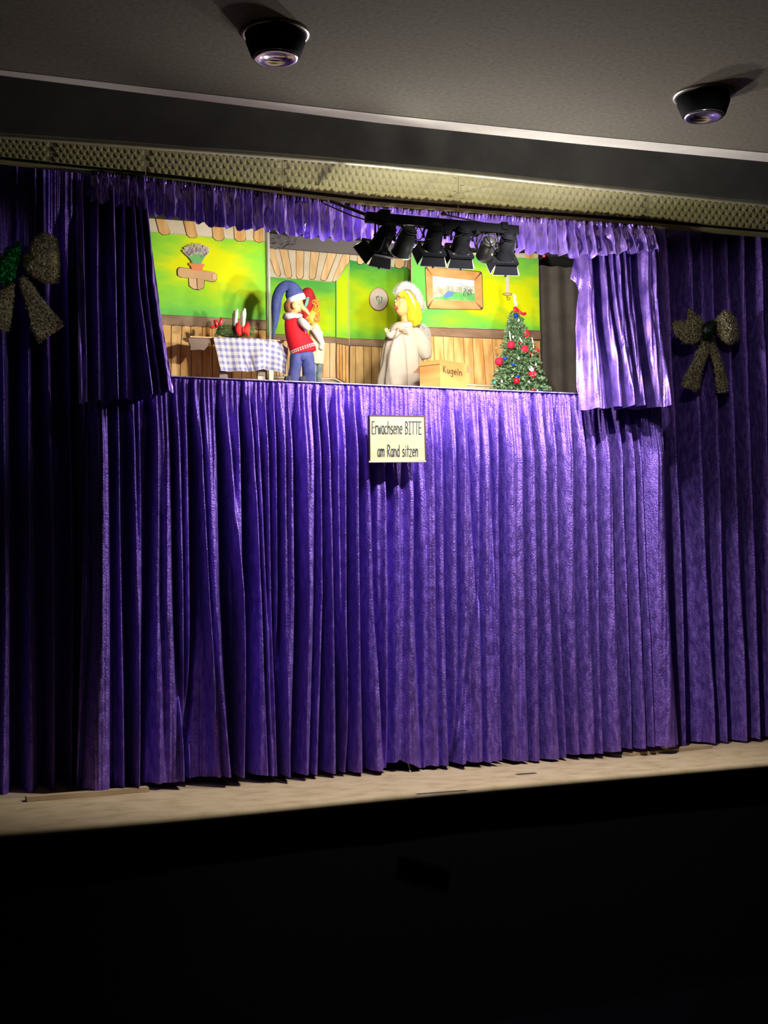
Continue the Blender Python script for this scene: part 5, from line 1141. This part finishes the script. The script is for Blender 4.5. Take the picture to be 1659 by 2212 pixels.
bow('small gold tinsel bow with dark centre on the right side curtain', .06,
    [([(1518, 706, 0), (1508, 704, -.03), (1495, 705, -.05), (1482, 704, -.04), (1474, 702, -.01)], [(.022, .016), (.060, .02), (.086, .024), (.080, .022), (.045, .012)]),
     ([(1542, 712, 0), (1553, 708, -.03), (1566, 706, -.05), (1580, 707, -.04), (1590, 706, -.01)], [(.022, .016), (.055, .02), (.080, .024), (.076, .022), (.040, .012)])],
    [([(1524, 738, -.02), (1520, 755, -.03), (1512, 775, -.035), (1503, 800, -.035), (1494, 826, -.03), (1488, 840, -.02)], [(.018, .01), (.028, .012), (.032, .012), (.036, .012), (.050, .012), (.036, .01)]),
     ([(1536, 738, -.02), (1543, 760, -.03), (1551, 785, -.035), (1556, 810, -.035), (1560, 832, -.03), (1559, 848, -.02)], [(.016, .01), (.022, .012), (.026, .012), (.030, .012), (.036, .012), (.018, .01)])],
    (1530, 712, 5, .055), mat('black_green_tinsel', (.01, .025, .015), .4, .4), 800)
bow('large gold tinsel bow with shining green centre on the left side curtain', .06,
    [([(58, 560, 0), (70, 560, -.03), (88, 558, -.05), (106, 558, -.05), (124, 562, -.02)], [(.03, .016), (.070, .02), (.098, .024), (.102, .024), (.085, .014)]),
     ([(0, 560, 0), (-14, 560, -.03), (-34, 560, -.05), (-54, 562, -.02)], [(.03, .016), (.07, .02), (.098, .024), (.08, .014)])],
    [([(48, 600, -.02), (60, 625, -.03), (74, 652, -.035), (88, 680, -.035), (100, 704, -.03), (112, 722, -.02)], [(.014, .01), (.026, .012), (.036, .012), (.050, .012), (.064, .012), (.062, .01)]),
     ([(24, 612, -.02), (16, 635, -.03), (9, 660, -.035), (3, 690, -.035), (-2, 712, -.02)], [(.014, .01), (.026, .012), (.032, .012), (.038, .012), (.030, .01)])],
    (22, 568, 9, .10), TING, 1100)

# ------------------------------------------------------------------ small things on the stage floor
def onfloor(px, py): return atz(px, py, 0)
def strip(name, label, cat, a, b, w, h, m):
    A, B = onfloor(*a), onfloor(*b); d = (B-A).normalized(); n = Vector((-d.y, d.x, 0))*w
    g = G().prism([A+Vector((0, 0, .001)), B+Vector((0, 0, .001)), B+n+Vector((0, 0, .001)), A+n+Vector((0, 0, .001))], [p+Vector((0, 0, h)) for p in (A, B, B+n, A+n)])
    o = g.build(name, m); tag(o, label, cat); return o
WB = noisemat('worn_wood_strip', [(.42, .30, .17), (.52, .39, .24)], (4, 30, 4), .8)
strip('floor_strip', 'flat wooden strip at the foot of the left side curtain', 'strip', (58, 1733), (322, 1711), .05, .020, WB)
strip('floor_strip', 'flat wooden strip at the foot of the right side curtain', 'strip', (1362, 1634), (1540, 1616), .06, .014, WB)
cp_ = onfloor(1441, 1626)
g = G().lathe(cp_+Vector((0, .02, .015)), [(.012, 0), (.019, .002), (.021, .015), (.018, .026), (.012, .030), (.001, .030)], 20)
tag(g.build('tape_roll', mat('cream_tape', (.72, .62, .42), .6), None, True), 'small cream roll standing on the strip by the right curtain foot', 'tape')
g = G().loft([onfloor(886, 1668)+Vector((0, 0, .003)), onfloor(884, 1662)+Vector((0, 0, .012)), onfloor(880, 1664)+Vector((0, 0, .045))], [.004, .004, .003], 8)
tag(g.build('white_peg', mat('white_plastic', (.8, .72, .55), .5), None, True), 'short white peg poking out under the middle of the front curtain', 'peg')
for i, (x0, y0, x1, y1, w) in enumerate(((902, 1717, 1010, 1709, .022), (1118, 1674, 1160, 1671, .022))):
    strip('cable_slot', ('long' if i == 0 else 'short')+' dark slot cover set in the stage floor edge', 'cover', (x0, y0), (x1, y1), w, .002, mat('dark_rubber', (.05, .04, .04), .7))
